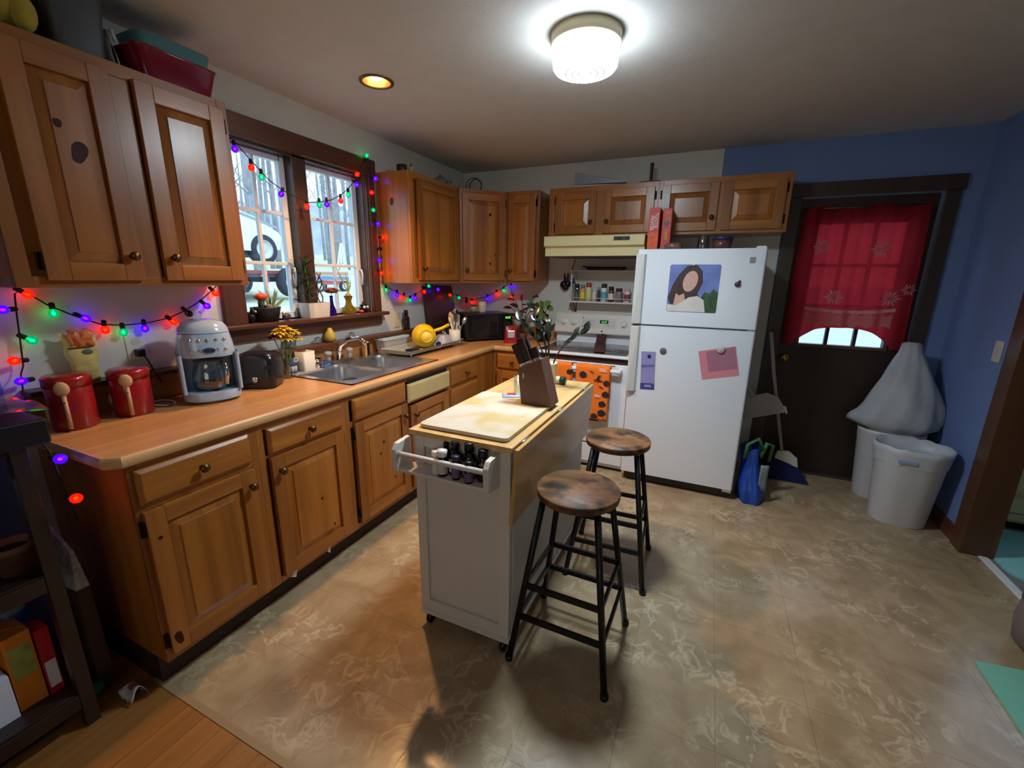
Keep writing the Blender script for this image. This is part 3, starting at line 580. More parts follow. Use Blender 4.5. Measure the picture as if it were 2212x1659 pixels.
bottle('tallest black bottle with grey label in the cart rack',1.497,-2.54,bz,.027,.132,bk,black_pl,labg,.5,G)
bottle('short purple-label bottle by the right bracket of the rack',1.517,-2.58,bz,.017,.08,bk,black_pl,labp,.7,G)
bottle('black bottle tucked in the back right of the cart rack',1.554,-2.545,bz,.022,.118,bk,black_pl,None,.6,G)
# stuff on the cart
cb=thing('cutting_board','large stained white cutting board with rounded corners on the cart','cutting board',(1.442,-2.235,.90))
def cbm():
    m=mat('board_white',(234,228,206),.5); n=m.node_tree.nodes; l=m.node_tree.links; p=n['Principled BSDF']; tc=n.new('ShaderNodeTexCoord'); nz=n.new('ShaderNodeTexNoise'); nz.inputs['Scale'].default_value=6; nz.inputs['Detail'].default_value=4; l.new(tc.outputs['Object'],nz.inputs['Vector'])
    r=n.new('ShaderNodeValToRGB'); r.color_ramp.elements[0].position=.45; r.color_ramp.elements[0].color=(*lin((200,195,180)),1); r.color_ramp.elements[1].position=.62; r.color_ramp.elements[1].color=(*lin((192,174,122)),1); l.new(nz.outputs['Fac'],r.inputs['Fac']); l.new(r.outputs[0],p.inputs['Base Color']); return m
B().prism(rrect(0,0,.375,.54,.02,4),.0,.004,'z').build('underside',mat('board_edge',(176,132,92),.6),cb); B().prism(rrect(0,0,.378,.543,.021,4),.004,.016,'z').build('board',cbm(),cb,.003)
kbk=thing('knife_block','slanted brown wooden knife block holding knives on the cart','knife block',(1.50,-2.085,.9165))
kw=wood('block_wood',(84,50,28),(106,66,40),'z',10,.5,0,coat=0)
B().prism([(.003,.0),(.146,.0),(.09,.21),(-.015,.16)],0,.1,'y').build('block',kw,kbk,.002)
hm=mat('knife_handle',(48,28,20),.4); ax=Vector((-.06,0,.13)).normalized(); px_=Vector((.105,0,.05)).normalized()
for i,(s,yy,L) in enumerate(((.014,.03,.105),(.014,.072,.10),(.047,.03,.12),(.047,.072,.11),(.083,.05,.06))):
    o=Vector((-.015,yy,.16))+px_*s; k=B(); w=.0145
    def pt(a,bx,cy): return o+ax*a+px_*bx+Vector((0,cy,0))
    k.hexa([pt(.012,-w,-.009),pt(.012,w,-.009),pt(.012,w,.009),pt(.012,-w,.009)],[pt(L,-w*1.15,-.009),pt(L,w*1.15,-.009),pt(L,w*1.15,.009),pt(L,-w*1.15,.009)]); h=k.build('knife_handle',hm,kbk,.003)
    k=B(); k.hexa([pt(-.02,-w*.8,-.004),pt(-.02,w*.8,-.004),pt(-.02,w*.8,.004),pt(-.02,-w*.8,.004)],[pt(.012,-w*.8,-.007),pt(.012,w*.8,-.007),pt(.012,w*.8,.007),pt(.012,-w*.8,.007)]); k.build('bolster',steel,h)
B().box(.008,.013,-.0008,0,.118,.14).build('logo_mark',mat('mark_pale',(210,190,170),.5),kbk)
def leaf(b,p,d,n,L,Wd,mi=0,fold=.25,cur=.15):
    p=Vector(p); d=Vector(d).normalized(); n=Vector(n); n=(n-d*n.dot(d)).normalized(); s=d.cross(n)
    pr=[(0,.02),(.2,.75),(.45,1),(.7,.8),(.9,.35),(1,.0)]; vs=[]
    for t,w in pr:
        c=p+d*(L*t)-n*(cur*L*t*t); e=Wd*.5*w; vs+=[c-s*e+n*(fold*e),c,c+s*e+n*(fold*e)]
    fs=[]
    for i in range(len(pr)-1): fs+=[(i*3,i*3+1,i*3+4,i*3+3),(i*3+1,i*3+2,i*3+5,i*3+4)]
    return b.add(vs,fs,mi,True)
def curve(p0,p1,p2,n=8):
    p0,p1,p2=map(Vector,(p0,p1,p2)); return [p0*(1-t)**2+p1*2*t*(1-t)+p2*t*t for t in [i/n for i in range(n+1)]]
zz=thing('potted_plant','dark-leaved houseplant in a ribbed cream pot on the cart','plant',(1.487,-1.68,.90))
pr=[(0,0),(.034,0),(.037,.004)]
for k in range(9): pr+=[(.038+.0009*k,.012+.0125*k),(.0365+.0009*k,.018+.0125*k)]
pr+=[(.047,.128),(.047,.134),(.042,.134),(.041,.118),(0,.118)]
B().lathe(pr,n=28).build('pot',mat('cream_pot',(222,206,176),.6),zz); B().lathe([(0,.1185),(.0405,.1185)],n=20,cap=False).build('soil',mat('soil',(34,24,18),.9,bump=.5,bs=90),zz)
lm=mat('dark_leaf',(26,34,28),.22,coat=.35); sm_=mat('dark_stem',(46,48,40),.5)
R=random.Random(5)
for (tx,ty,tz,n) in ((-.165,-.02,.345,6),(-.12,.05,.43,6),(-.075,-.03,.37,6),(-.03,.03,.34,5),(.01,-.05,.31,5),(.185,-.01,.31,6),(-.05,.08,.30,4)):
    c=curve((tx*.12,ty*.12,.117),(tx*.25,ty*.3,tz*.75),(tx,ty,tz),10); st=B().tube(c,[.0045-.0028*i/10 for i in range(11)],6).build('stem',sm_,zz)
    for k in range(n):
        i=10-k*(5/n); j=int(i); p=c[j]; d=(c[j]-c[max(j-2,0)]).normalized(); sd=Vector((R.uniform(-1,1),R.uniform(-1,1),R.uniform(-.3,.6))).normalized(); dirn=(d*.75+sd*.65).normalized()
        leaf(B(),p,dirn,(R.uniform(-.5,.5),-1,.6),R.uniform(.05,.075),R.uniform(.024,.034)).build('leaf',lm,st)
sj=thing('spice_jar','spice jar with dark green lid lying on its side on the cart','jar',(1.50,-1.595,.9225),0)
B().lathe([(0,-.05),(.02,-.05),(.0215,-.046),(.0215,.022),(.019,.028)],n=18,ax='x').build('jar_glass',mat('spice_glass',(206,196,160),.2),sj); B().lathe([(.0222,.026),(.0222,.055),(.0,.055)],n=20,ax='x').build('lid',mat('green_lid',(44,66,48),.4),sj)
gl=thing('drinking_glass','small clear tumbler beside the knife block on the cart','glass',(1.395,-1.865,.90)); B().lathe([(0,0),(.024,0),(.028,.085),(.0265,.085),(.023,.006),(0,.006)],n=20).build('tumbler',glass,gl)
pk=thing('candy_packet','blue and white candy packet lying by the knife block','packet',(1.41,-1.985,.9172),.5); B().grid(lambda u,v:(-.045+.09*u,-.03+.06*v,.001+.008*math.sin(PI*u)*math.sin(PI*v)),8,6).build('wrapper',mat('packet_blue',(150,170,206),.3),pk,solid=.001)
B().box(-.02,.02,-.012,.012,.0095,.0103).build('print_patch',mat('packet_print',(190,60,60),.4),pk)
# ================================================================= stools
def stool(lbl,x,y,rz):
    t=thing('bar_stool',lbl,'stool',(x,y,0),rz,'bar stools'); sw=MATS.get('rustic_seat') or rust()
    B().lathe([(0,.668),(.150,.668),(.155,.672),(.157,.695),(.154,.70),(0,.70)],n=48).build('seat',sw,t)
    b=B(); b.box(-.10,.10,-.012,.012,.655,.668); b.box(-.012,.012,-.10,.10,.656,.668); b.build('seat_bracket',black_mt,t)
    def at(sx,sy,z): f=1-z/.668; q=.102+(.19-.102)*f; return Vector((sx*q,sy*q,z))
    for sx in (-1,1):
        for sy in (-1,1):
            l=B().tube([at(sx,sy,.012),at(sx,sy,.664)],.0125,10).build('leg',black_mt,t); B().lathe([(.015,0),(.016,.012),(.014,.022)],at(sx,sy,0),12).build('foot_cap',black_pl,l)
    for z in (.325,.195):
        for (a,c) in (((-1,-1),(1,-1)),((1,-1),(1,1)),((1,1),(-1,1)),((-1,1),(-1,-1))):
            p,q=at(*a,z),at(*c,z); d=(q-p).normalized(); n=Vector((-d.y,d.x,0)); w,h=.006,.011
            B().hexa([p-n*w-Vector((0,0,h)),q-n*w-Vector((0,0,h)),q+n*w-Vector((0,0,h)),p+n*w-Vector((0,0,h))],[p-n*w+Vector((0,0,h)),q-n*w+Vector((0,0,h)),q+n*w+Vector((0,0,h)),p+n*w+Vector((0,0,h))]).build('rung',black_mt,t)
    return t
def rust():
    m=wood('rustic_seat',(70,44,26),(152,106,62),'x',9,.55,0,coat=0,stretch=.3); n=m.node_tree.nodes; l=m.node_tree.links; p=n['Principled BSDF']; src=p.inputs['Base Color'].links[0].from_socket
    tc=n.new('ShaderNodeTexCoord'); nz=n.new('ShaderNodeTexNoise'); nz.inputs['Scale'].default_value=11; nz.inputs['Detail'].default_value=6; l.new(tc.outputs['Object'],nz.inputs['Vector']); r=n.new('ShaderNodeValToRGB'); r.color_ramp.elements[0].position=.47; r.color_ramp.elements[0].color=(0,0,0,1); r.color_ramp.elements[1].position=.64; r.color_ramp.elements[1].color=(1,1,1,1); l.new(nz.outputs['Fac'],r.inputs['Fac'])
    mx=n.new('ShaderNodeMix'); mx.data_type='RGBA'; l.new(r.outputs['Color'],mx.inputs[0]); l.new(src,mx.inputs[6]); mx.inputs[7].default_value=(*lin((48,30,20)),1); l.new(mx.outputs[2],p.inputs['Base Color']); return m
stool('bar stool nearest the viewer, rustic round wood seat on black metal legs',1.85,-2.335,math.radians(-1)); stool('farther bar stool by the refrigerator, rustic round wood seat on black legs',1.885,-1.745,math.radians(3))
# ================================================================= on the left counter
CZ=.9142
redc=mat('red_canister',(150,24,26),.25,coat=.4); spw=mat('pale_wood',(206,166,120),.55)
def canister(lbl,x,y,h,a):
    t=thing('canister',lbl,'canister',(x,y,CZ),a,'red canisters')
    B().lathe([(0,0),(.060,0),(.063,.004),(.063,h*.78),(.060,h*.80)],n=32).build('jar',redc,t); B().lathe([(.066,h*.79),(.067,h*.95),(.058,h),(0,h*1.0)],n=32).build('lid',redc,t)
    s=B(); s.tube([(0,-.070,.01),(0,-.071,h*.72)],.0065,8); s.ell((0,-.074,h*.80),.021,.011,.025,12,8); s.build('wooden_spoon',spw,t)
    b=B(); b.tube([(0,-.066,h*.55),(.0,-.080,h*.55)],.003,6); b.build('spoon_clip',redc,t); return t
canister('red lidded canister with wooden spoon at the counter end',.158,-3.085,.195,math.radians(58)); canister('red lidded canister with wooden spoon next to the white cable',.16,-2.905,.185,math.radians(58))
sbg=thing('snack_bag','clipped yellow and orange snack bag standing on the ledge behind the red canisters','bag',(.046,-2.985,1.0492),math.radians(84)); sbg.scale=(.85,.75,.62)
def bagm(u,v):
    a=2*PI*u; e=(.030*math.sin(PI*min(1,v*1.0))**.6+.003); w=.052*(.80+.42*v)+.004*math.sin(13*v); q=math.copysign(abs(math.cos(a))**.7,math.cos(a))
    return (w*q,e*math.sin(a)+.004*math.sin(9*v+3*q)*v,.30*v+.012*math.sin(5*q)*(v>.95))
B().grid(bagm,24,16).build('bag_body',mat('bag_yellow',(222,200,120),.35,var=.2,vs=22),sbg); B().grid(lambda u,v:(-.04+.08*u+.004*math.sin(9*v),-.022-.012*math.sin(PI*v)-.010*math.sin(PI*u)-.004*math.sin(17*u+5*v),.225+.10*v+.01*math.sin(11*u)),12,8).build('orange_top',mat('bag_orange',(228,120,60),.35,var=.3,vs=40),sbg,solid=.003); B().ell((.012,-.034,.19),.019,.004,.017,12,8).build('print_emblem',mat('bag_print',(110,106,100),.4),sbg); B().box(-.05,.03,-.036,-.03,.215,.225).build('clip',mat('clip_brown',(92,60,40),.4),sbg,.002)
cbl=[(.10,-2.80,CZ+.004),(.14,-2.775,CZ+.004),(.17,-2.80,CZ+.004),(.15,-2.835,CZ+.012),(.11,-2.82,CZ+.016),(.10,-2.78,CZ+.014),(.13,-2.75,CZ+.006),(.17,-2.765,CZ+.004)]
o=B().tube(cbl,.0035,8).build('cable',white_pl); tag(o,'coiled white charging cable on the counter beside the coffee maker','cable')
o=B(); 
def outlet(lbl,x,y,z,rz,m,plug=False,sw=False):
    t=thing('wall_outlet' if not sw else 'light_switch',lbl,'outlet' if not sw else 'switch',(x,y,z),rz); B().box(-.036,.036,-.006,0,-.058,.058).build('plate',m,t,.003)
    if sw: B().box(-.006,.006,-.016,-.006,-.004,.012).build('toggle',m,t,.001)
    else:
        for zz_ in (-.024,.024): B().prism(rrect(0,zz_,.032,.030,.011,3),-.0075,-.006,'y').build('socket',mat('socket_ivory',(200,192,170),.5),t)
    if plug: p=B().box(-.014,.014,-.04,-.0078,-.04,-.008).build('plug',black_pl,t,.003); B().tube([(0,-.04,-.03),(0,-.07,-.05),(.02,-.06,-.10),(.05,-.04,-.16)],.0035,6).build('cord',black_pl,t)
    return t
outlet('wall outlet with a black plug behind the coffee maker',.0,-2.79,1.155,R90,mat('plate_white',(214,206,198),.5),True); outlet('ivory wall outlet between the window and the dark bottle',.0,-1.075,1.13,R90,mat('plate_ivory',(206,196,160),.5))
outlet('light switch plate on the blue wall by the opening',3.68,-.60,1.11,-R90,mat('switch_plate',(196,190,180),.5),sw=True)
# coffee maker
cmk=thing('coffee_maker','pale grey-blue retro drip coffee maker with glass carafe','coffee maker',(.215,-2.635,CZ),math.radians(66)); cmk.scale=(.9,.9,.99)
cmc=mat('coffee_enamel',(172,192,212),.22,coat=.6); 
def rl(w,d,yc,z,r=.07): return [(x,y,z) for x,y in rrect(0,yc,w,d,min(r,w/2.05,d/2.05),6)]
b=B(); loft(b,[rl(.238,.245,0,.014,.09),rl(.242,.25,0,.03,.09),rl(.236,.242,0,.052,.09)],0,True,True,True); b.build('base',cmc,cmk)
b=B(); loft(b,[rl(.225,.10,.065,.052,.045),rl(.22,.10,.065,.14,.045),rl(.22,.10,.065,.22,.045)],0,True); 
for s in (-1,1): loft(b,[[(s*.113+x,y-.02,z) for x,y in rrect(0,0,.016,.16,.007,3)] for z in (.05,.14,.22)],0,True)
b.build('back_column',cmc,cmk)
b=B(); loft(b,[rl(.235,.235,0,.205,.09),rl(.238,.24,0,.215,.09),rl(.226,.232,0,.26,.09),rl(.206,.215,0,.305,.085)],0,True,True); hd_=b.build('brew_head',cmc,cmk)
b=B(); loft(b,[rl(.208,.217,0,.307,.085),rl(.20,.21,0,.325,.085),rl(.165,.175,0,.348,.075),rl(.10,.11,0,.36,.045)],0,True,False,True); b.build('lid',cmc,cmk)
for i in range(5): B().lathe([(.0075,0),(.0075,.003),(0,.0035)],((i-2)*.034,-.114+.0035*abs(i-2),.278),12,'y').build('button',chrome,hd_)
for i in (0,1,3,4): B().lathe([(.007,0),(.007,.003),(0,.0035)],((i-2)*.034,-.119+.0035*abs(i-2),.236),12,'y').build('button',chrome,hd_)
B().prism([(.026*math.cos(2*PI*k/24),.236+.012*math.sin(2*PI*k/24)) for k in range(24)],-.124,-.118,'y').build('name_plate',chrome,hd_); lettering('smeg',.020,mat('ink',(30,30,34),.4),hd_,(0,-.1248,.2365),(PI/2,0,0))
B().lathe([(.095,0),(.095,.014)],n=28,sy=1.05).build('foot_plate',mat('foot_beige',(190,184,172),.35,metal=.5),cmk)
ca=B().lathe([(0,.055),(.066,.055),(.076,.075),(.078,.11),(.068,.15),(.058,.17),(.06,.178),(.0575,.178),(.055,.17),(.066,.148),(.0755,.11),(.0735,.077),(.064,.058),(0,.058)],(0,-.035,0),28).build('carafe',glass,cmk); B().lathe([(0,.059),(.062,.059),(.0725,.078),(.0735,.088),(0,.088)],(0,-.035,0),24).build('coffee',mat('coffee',(26,16,10),.1),ca)
B().lathe([(.06,.172),(.062,.186),(0,.192)],(0,-.035,0),24).build('carafe_lid',mat('grey_lid',(90,94,100),.3),ca); B().tube([(.045,-.09,.172),(.055,-.125,.168),(.056,-.135,.13),(.05,-.125,.085)],.010,8).build('carafe_handle',chrome,ca)
# toaster
ts=thing('toaster','small black two-slot toaster beside the coffee maker','toaster',(.205,-2.385,CZ),math.radians(33)); ts.scale=(.95,.95,1)
b=B(); loft(b,[rl(.175,.155,0,.008,.03),rl(.18,.16,0,.03,.035),rl(.18,.16,0,.14,.035),rl(.17,.15,0,.165,.04),rl(.15,.13,0,.172,.04)],0,True,True,True); tb=b.build('shell',mat('toaster_black',(20,21,24),.28,coat=.3),ts)
for y in (-.028,.028): B().box(-.065,.065,y-.012,y+.012,.172,.1735).build('slot',mat('slot_steel',(90,90,94),.4,metal=1),ts)
B().box(.05,.085,-.088,-.078,.10,.118).build('lever',black_pl,ts,.003); B().lathe([(.016,0),(.014,.012),(0,.013)],(.0,-.08,.05),14,'y').build('dial',steel,ts); B().prism(rrect(0,0,.15,.13,.02,3),0,.008,'z').build('foot_base',black_pl,ts)
# vase with flowers
vs_=thing('flower_vase','slim clear vase of wilting yellow flowers beside the toaster','vase',(.165,-2.205,CZ))
B().lathe([(0,0),(.024,0),(.026,.006),(.022,.07),(.03,.155),(.0285,.155),(.0205,.07),(.0235,.008),(0,.008)],n=20).build('vase_glass',glass,vs_)
R=random.Random(3); ym=mat('yellow_petal',(232,190,40),.6); rm=mat('red_petal',(92,26,34),.6); gm_=mat('flower_stem',(84,108,56),.6)
for (x,y,z,r,m) in ((.02,-.04,.255,.034,ym),(.01,.0,.27,.036,ym),(.03,.03,.25,.034,ym),(.035,-.01,.225,.03,ym),(.045,.045,.215,.024,ym),(.015,-.075,.235,.028,rm)):
    c=curve((x*.1,y*.1,.012),(x*.15,y*.15,.12),(x,y,z),7); st=B().tube(c,.0025,6).build('stem',gm_,vs_); fl_=B()
    for ring,(nn,el,ll) in enumerate(((11,.15,1),(9,.6,.8),(6,1.1,.55))):
        for k in range(nn):
            a=2*PI*k/nn+ring*.4+R.uniform(-.2,.2); leaf(fl_,(x,y,z),(math.cos(a),math.sin(a),el+R.uniform(-.35,.15)),(0,0,1),r*ll*1.4,r*.6,cur=.35)
    fl_.build('blossom',m,st); 
for k in range(3): leaf(B(),(.01,.01*k-.01,.06+.02*k),(.6,.5-k*.5,.9),(1,0,0),.08,.014).build('leaf',gm_,vs_)
dz=thing('daisy','single small white daisy drooping from the flower vase','flower',(.185,-2.18,.985)); b=B()
for k in range(10): leaf(b,(.02,0,.03),(.35,math.cos(2*PI*k/10),math.sin(2*PI*k/10)),(1,0,0),.016,.008)
b.build('petals',white_pl,dz); B().ell((.024,0,.03),.004,.006,.006).build('centre',mat('daisy_eye',(110,50,60),.6),dz); B().tube([(0,0,-.068),(.006,0,-.02),(.018,0,.03)],.0013,5).build('stem',gm_,dz)
# soap caddy group
tr=B().prism(rrect(.115,-2.065,.115,.20,.015,3),CZ,CZ+.008,'z').build('drip_tray',mat('tray_grey',(150,150,150),.4),None,.002); tag(tr,'thin grey drip tray under the white soap caddy','tray')
cd_=thing('soap_caddy','white square countertop caddy behind the sink corner','caddy',(.115,-2.045,CZ+.0085)); b=B(); loft(b,[[(x,y,0) for x,y in rrect(0,0,.078,.078,.01,3)],[(x,y,.112) for x,y in rrect(0,0,.082,.082,.01,3)],[(x,y,.112) for x,y in rrect(0,0,.074,.074,.008,3)],[(x,y,.006) for x,y in rrect(0,0,.07,.07,.008,3)]],0,True,True,True); b.build('box',mat('caddy_white',(218,216,206),.4),cd_)
sd=thing('soap_dispenser','clear soap bottle with white pump top standing behind the caddy','soap dispenser',(.048,-2.075,1.0495)); B().lathe([(0,0),(.026,0),(.028,.004),(.028,.045),(.02,.062),(.012,.068)],n=20).build('bottle_glass',thin('soap_clear',(206,214,222),.2),sd); b=B().lathe([(.014,.066),(.014,.08),(.005,.082),(.005,.10),(.010,.10),(.010,.112),(0,.113)],n=14); b.box(0,.042,-.005,.005,.102,.111); b.build('pump',white_pl,sd)
cp=thing('scrubber_cup','small white cup with blue top beside the soap caddy','cup',(.105,-2.135,CZ+.0085)); B().lathe([(0,0),(.03,0),(.032,.05),(.030,.052)],n=20).build('cup_body',mat('cup_white',(214,212,206),.4),cp); B().lathe([(.0325,.042),(.0325,.066),(.022,.08),(0,.082)],n=20).build('blue_top',mat('blue_top',(52,84,150),.4),cp); B().lathe([(.0308,0),(.0315,.012)],n=20,cap=False).build('blue_band',mat('blue_band',(60,84,140),.4),cp)
mg=thing('steel_mug','small shiny steel mug with loop handle right of the soap caddy','mug',(.10,-1.955,CZ+.0)); B().lathe([(0,0),(.028,0),(.030,.06),(.028,.06),(.026,.004),(0,.004)],n=20).build('mug_body',chrome,mg); B().tube([(.028,0,.05),(.05,0,.046),(.052,0,.02),(.03,0,.012)],.003,6).build('mug_handle',chrome,mg)
spg=thing('sponge','blue kitchen sponge on the sink rim','sponge',(.105,-1.905,.921),.3); B().box(-.03,.03,-.045,.045,0,.018).build('foam',mat('sponge_blue',(80,120,190),.9,bump=.6,bs=160),spg,.004); B().box(-.03,.03,-.045,.045,.018,.024).build('scour_pad',mat('scour_blue',(48,78,140),.95,bump=.6,bs=200),spg,.002)
for (x,y,z,lb) in ((.045,-1.88,1.0495+.022,'clear glass ball on the ledge left of the faucet'),(.045,-1.60,1.0495+.022,'clear glass ball on the ledge right of the faucet')):
    t=thing('glass_ball',lb,'ornament',(x,y,z),0,'glass balls'); B().ell((0,0,0),.022,.022,.022,18,12).build('globe',thin('ball_glass',(224,228,230),.25),t)
br=thing('dish_brush','wooden dish brush with black grip standing behind the sink','brush',(.09,-1.515,.920)); B().prism(rrect(0,0,.024,.03,.008,3),0,.10,'z').build('wood_block',spw,br,.003); B().prism(rrect(.014,.0,.012,.02,.005,3),.012,.092,'z').build('grip',black_pl,br,.002); B().box(-.012,.018,-.013,.013,.0,.01).build('ferrule',chrome,br)
gs=thing('drinking_glass','faceted clear glass standing in the near sink bowl','glass',(.36,-1.955,.750)); B().lathe([(0,0),(.036,0),(.041,.006),(.043,.125),(.040,.125),(.038,.012),(0,.012)],n=12,sm=False).build('tumbler',thin('sink_glass',(214,220,218),.2),gs)
pe=thing('pear_ornament','green-yellow pear resting on the brown ledge under the window','pear',(.046,-1.785,1.0492)); B().lathe([(0,0),(.018,.001),(.034,.018),(.037,.034),(.03,.055),(.019,.075),(.013,.088),(0,.093)],n=24).build('fruit',mat('pear_skin',(178,160,72),.5,var=.15,vs=30),pe); B().tube([(0,0,.09),(.004,0,.103)],.002,6).build('stem',sm_,pe)
bottle('dark brown glass bottle on the ledge beside the ivory outlet',.044,-1.01,1.0492,.026,.155,mat('amber_dark',(34,22,18),.15,coat=.4),black_pl,None,.45)
ctn=thing('food_container','clear plastic food container with pale teal lid behind the sink','container',(.082,-1.235,CZ)); ctn.scale=(.62,1.12,1); b=B(); loft(b,[[(x,y,0) for x,y in rrect(0,0,.14,.22,.02,4)],[(x,y,.095) for x,y in rrect(0,0,.165,.25,.025,4)]],0,True,True); b.build('tub',mat('tub_clear',(214,206,202),.3,alpha=.72),ctn); B().prism(rrect(0,0,.18,.27,.028,4),.095,.108,'z').build('lid',mat('lid_teal',(176,206,206),.35),ctn,.003)
for y in (-.138,.138): B().box(-.03,.03,y-.004,y+.004,.06,.1).build('clip',mat('clip_grey',(110,120,124),.4),ctn,.002)
# drying tray and its load
tz=CZ
dt_=thing('drying_tray','long shallow grey-green drying tray on short feet by the sink','tray',(.275,-1.09,tz)); dt_.scale=(.92,1.02,1); 
b=B(); loft(b,[[(x,y,.022) for x,y in rrect(0,0,.25,.68,.03,4)],[(x,y,.05) for x,y in rrect(0,0,.285,.715,.035,4)],[(x,y,.052) for x,y in rrect(0,0,.30,.73,.04,4)],[(x,y,.048) for x,y in rrect(0,0,.278,.705,.035,4)],[(x,y,.027) for x,y in rrect(0,0,.245,.672,.03,4)]],0,True,True,True); b.build('pan',mat('tray_sage',(152,158,150),.4),dt_)
for x in (-.1,.1):
    for y in (-.29,.29): B().lathe([(.008,0),(.008,.024)],(x,y,0),8).build('foot',steel,dt_)
TZ=tz+.0275
cl=thing('colander','yellow plastic colander with long handle upturned in the drying tray','colander',(.295,-1.125,TZ+.085),0); n_=Vector((.72,-.68,.12)).normalized()
b=B(); pr=[(.0,.082),(.04,.082),(.042,.09),(.046,.09),(.046,.078),(.062,.066),(.076,.046),(.085,.02),(.088,-.012),(.092,-.016),(.088,-.02),(.083,-.012),(.08,.018),(.06,.06),(0,.076)]
b.lathe(pr,n=32); b.xf(Vector((0,0,1)).rotation_difference(n_).to_matrix().to_4x4()); b.build('bowl',mat('yellow_plastic',(236,196,20),.3,coat=.2),cl)
b=B(); b.lathe([(0,.0825),(.039,.0825),(.039,.0835),(0,.0835)],n=28); b.xf(Vector((0,0,1)).rotation_difference(n_).to_matrix().to_4x4()); b.build('base_disc',mat('yellow_pale',(240,212,96),.35),cl)
b=B(); b.tube([(.03,.075,.03),(.07,.13,.05),(.10,.185,.075)],[.014,.012,.013],8); b.build('handle',M('yellow_plastic'),cl)
bx_=thing('plastic_tub','clear plastic tub upside down in the drying tray','tub',(.34,-.945,TZ)); b=B(); loft(b,[[(x,y,0) for x,y in rrect(0,0,.11,.13,.03,4)],[(x,y,.065) for x,y in rrect(0,0,.09,.105,.03,4)],[(x,y,.08) for x,y in rrect(0,0,.07,.085,.03,4)]],0,True,False,True); b.build('tub_shell',mat('frost_plastic',(212,212,220),.25,alpha=.6),bx_)
cu=thing('navy_cup','navy mug with white rim lying in front of the yellow colander','mug',(.375,-1.065,TZ+.026),rot=(PI/2,0,math.radians(40))); B().lathe([(0,-.03),(.024,-.03),(.026,.028)],n=20).build('cup',mat('navy',(28,30,78),.3),cu); B().lathe([(.026,.027),(.0275,.031),(.0225,.031),(.0215,-.02),(0,-.02)],n=20,cap=False).build('rim',white_pl,cu)
ph_=B().box(.28,.34,-1.34,-1.245,TZ,TZ+.014).build('black_dish',black_pl,None,.004); tag(ph_,'flat black plastic dish at the near end of the drying tray','dish')
ckr=thing('utensil_crock','white crock of kitchen utensils at the far end of the tray','utensil holder',(.355,-.79,TZ)); B().lathe([(0,0),(.044,0),(.046,.004),(.047,.105),(.043,.105),(.042,.008),(0,.008)],n=24).build('crock',mat('crock_white',(216,214,206),.4),ckr)
def utensil(name,lb,p0,p1,r,head,m,mh=None):
    t=thing(name,lb,'utensil',(.355,-.79,TZ+.01),0,'utensils in the white crock'); B().tube([p0,p1],r,8).build('handle',m,t); d=(Vector(p1)-Vector(p0)).normalized(); h=B(); h.ell((0,0,0),*head,12,8); h.xf(Matrix.Translation(Vector(p1)+d*head[2]*.8)@Vector((0,0,1)).rotation_difference(d).to_matrix().to_4x4()); h.build('head',mh or m,t)
utensil('wooden_spoon','wooden spoon standing in the white crock',(-.01,.01,0),(-.035,.005,.17),.005,(.022,.008,.035),spw)
utensil('white_spatula','white plastic spatula leaning left in the crock',(.01,-.005,0),(.0,-.06,.15),.006,(.014,.006,.03),white_pl)
utensil('steel_ladle','shiny steel spoon standing upright in the crock',(0,.0,0),(-.02,.03,.22),.0035,(.016,.007,.024),chrome)
utensil('steel_whisk','steel whisk leaning right in the crock',(0,.01,0),(.035,.075,.14),.004,(.02,.02,.035),steel)
utensil('steel_tongs','steel measuring spoon low in the crock',(.005,.0,0),(.03,.02,.10),.004,(.016,.014,.016),chrome)
utensil('grey_turner','grey slotted turner behind the wooden spoon',(-.01,0,0),(-.02,.05,.15),.004,(.024,.004,.04),mat('turner_grey',(80,78,80),.4))
# things behind the tray
kt=thing('kettle','black round kettle with steel bands standing in the back of the counter','kettle',(.168,-.665,CZ)); B().lathe([(0,0),(.07,0),(.075,.01),(.078,.06),(.06,.11),(.035,.13),(.035,.135),(.012,.14),(.012,.155),(0,.157)],n=24).build('kettle_body',mat('kettle_black',(30,30,34),.25,coat=.4),kt); B().tube([(.0,-.06,.11),(0,-.05,.19),(0,0,.205),(0,.05,.19),(0,.06,.11)],.007,8).build('handle',black_pl,kt); B().tube([(.06,0,.06),(.1,0,.10),(.11,0,.115)],.012,8).build('spout',M('kettle_black'),kt); B().lathe([(.0785,.052),(.0785,.06)],n=24,cap=False).build('band',steel,kt)
bottle('dark bottle with white tag behind the yellow colander',.215,-.545,CZ,.036,.27,mat('bottle_navy',(28,30,44),.2),black_pl,lab,.4,hl=.85)
bottle('tall brown bottle beside the microwave corner',.125,-.48,CZ,.03,.25,mat('amber_dark'if 0 else 'brown_glass',(60,36,26),.2),mat('orange_cap',(170,80,40),.5),None,.4)
nm=thing('navy_mug','navy blue mug behind the drying tray','mug',(.10,-.80,CZ)); B().lathe([(0,0),(.036,0),(.038,.09),(.035,.09),(.034,.006),(0,.006)],n=22).build('mug_body',M('navy'),nm); B().tube([(.0,.038,.075),(0,.06,.07),(0,.06,.03),(0,.038,.02)],.005,8).build('handle',M('navy'),nm)
bd=B().hexa([(.066,-.735,1.0495),(.083,-.735,1.0495),(.083,-.30,1.0495),(.066,-.30,1.0495)],[(.003,-.735,1.385),(.02,-.735,1.385),(.02,-.30,1.385),(.003,-.30,1.385)]).build('wooden_board',wood('dark_board',(58,32,22),(84,50,34),'y',9,.45),None,.003); tag(bd,'dark brown wooden board leaning on the wall under the tall cabinet','board')
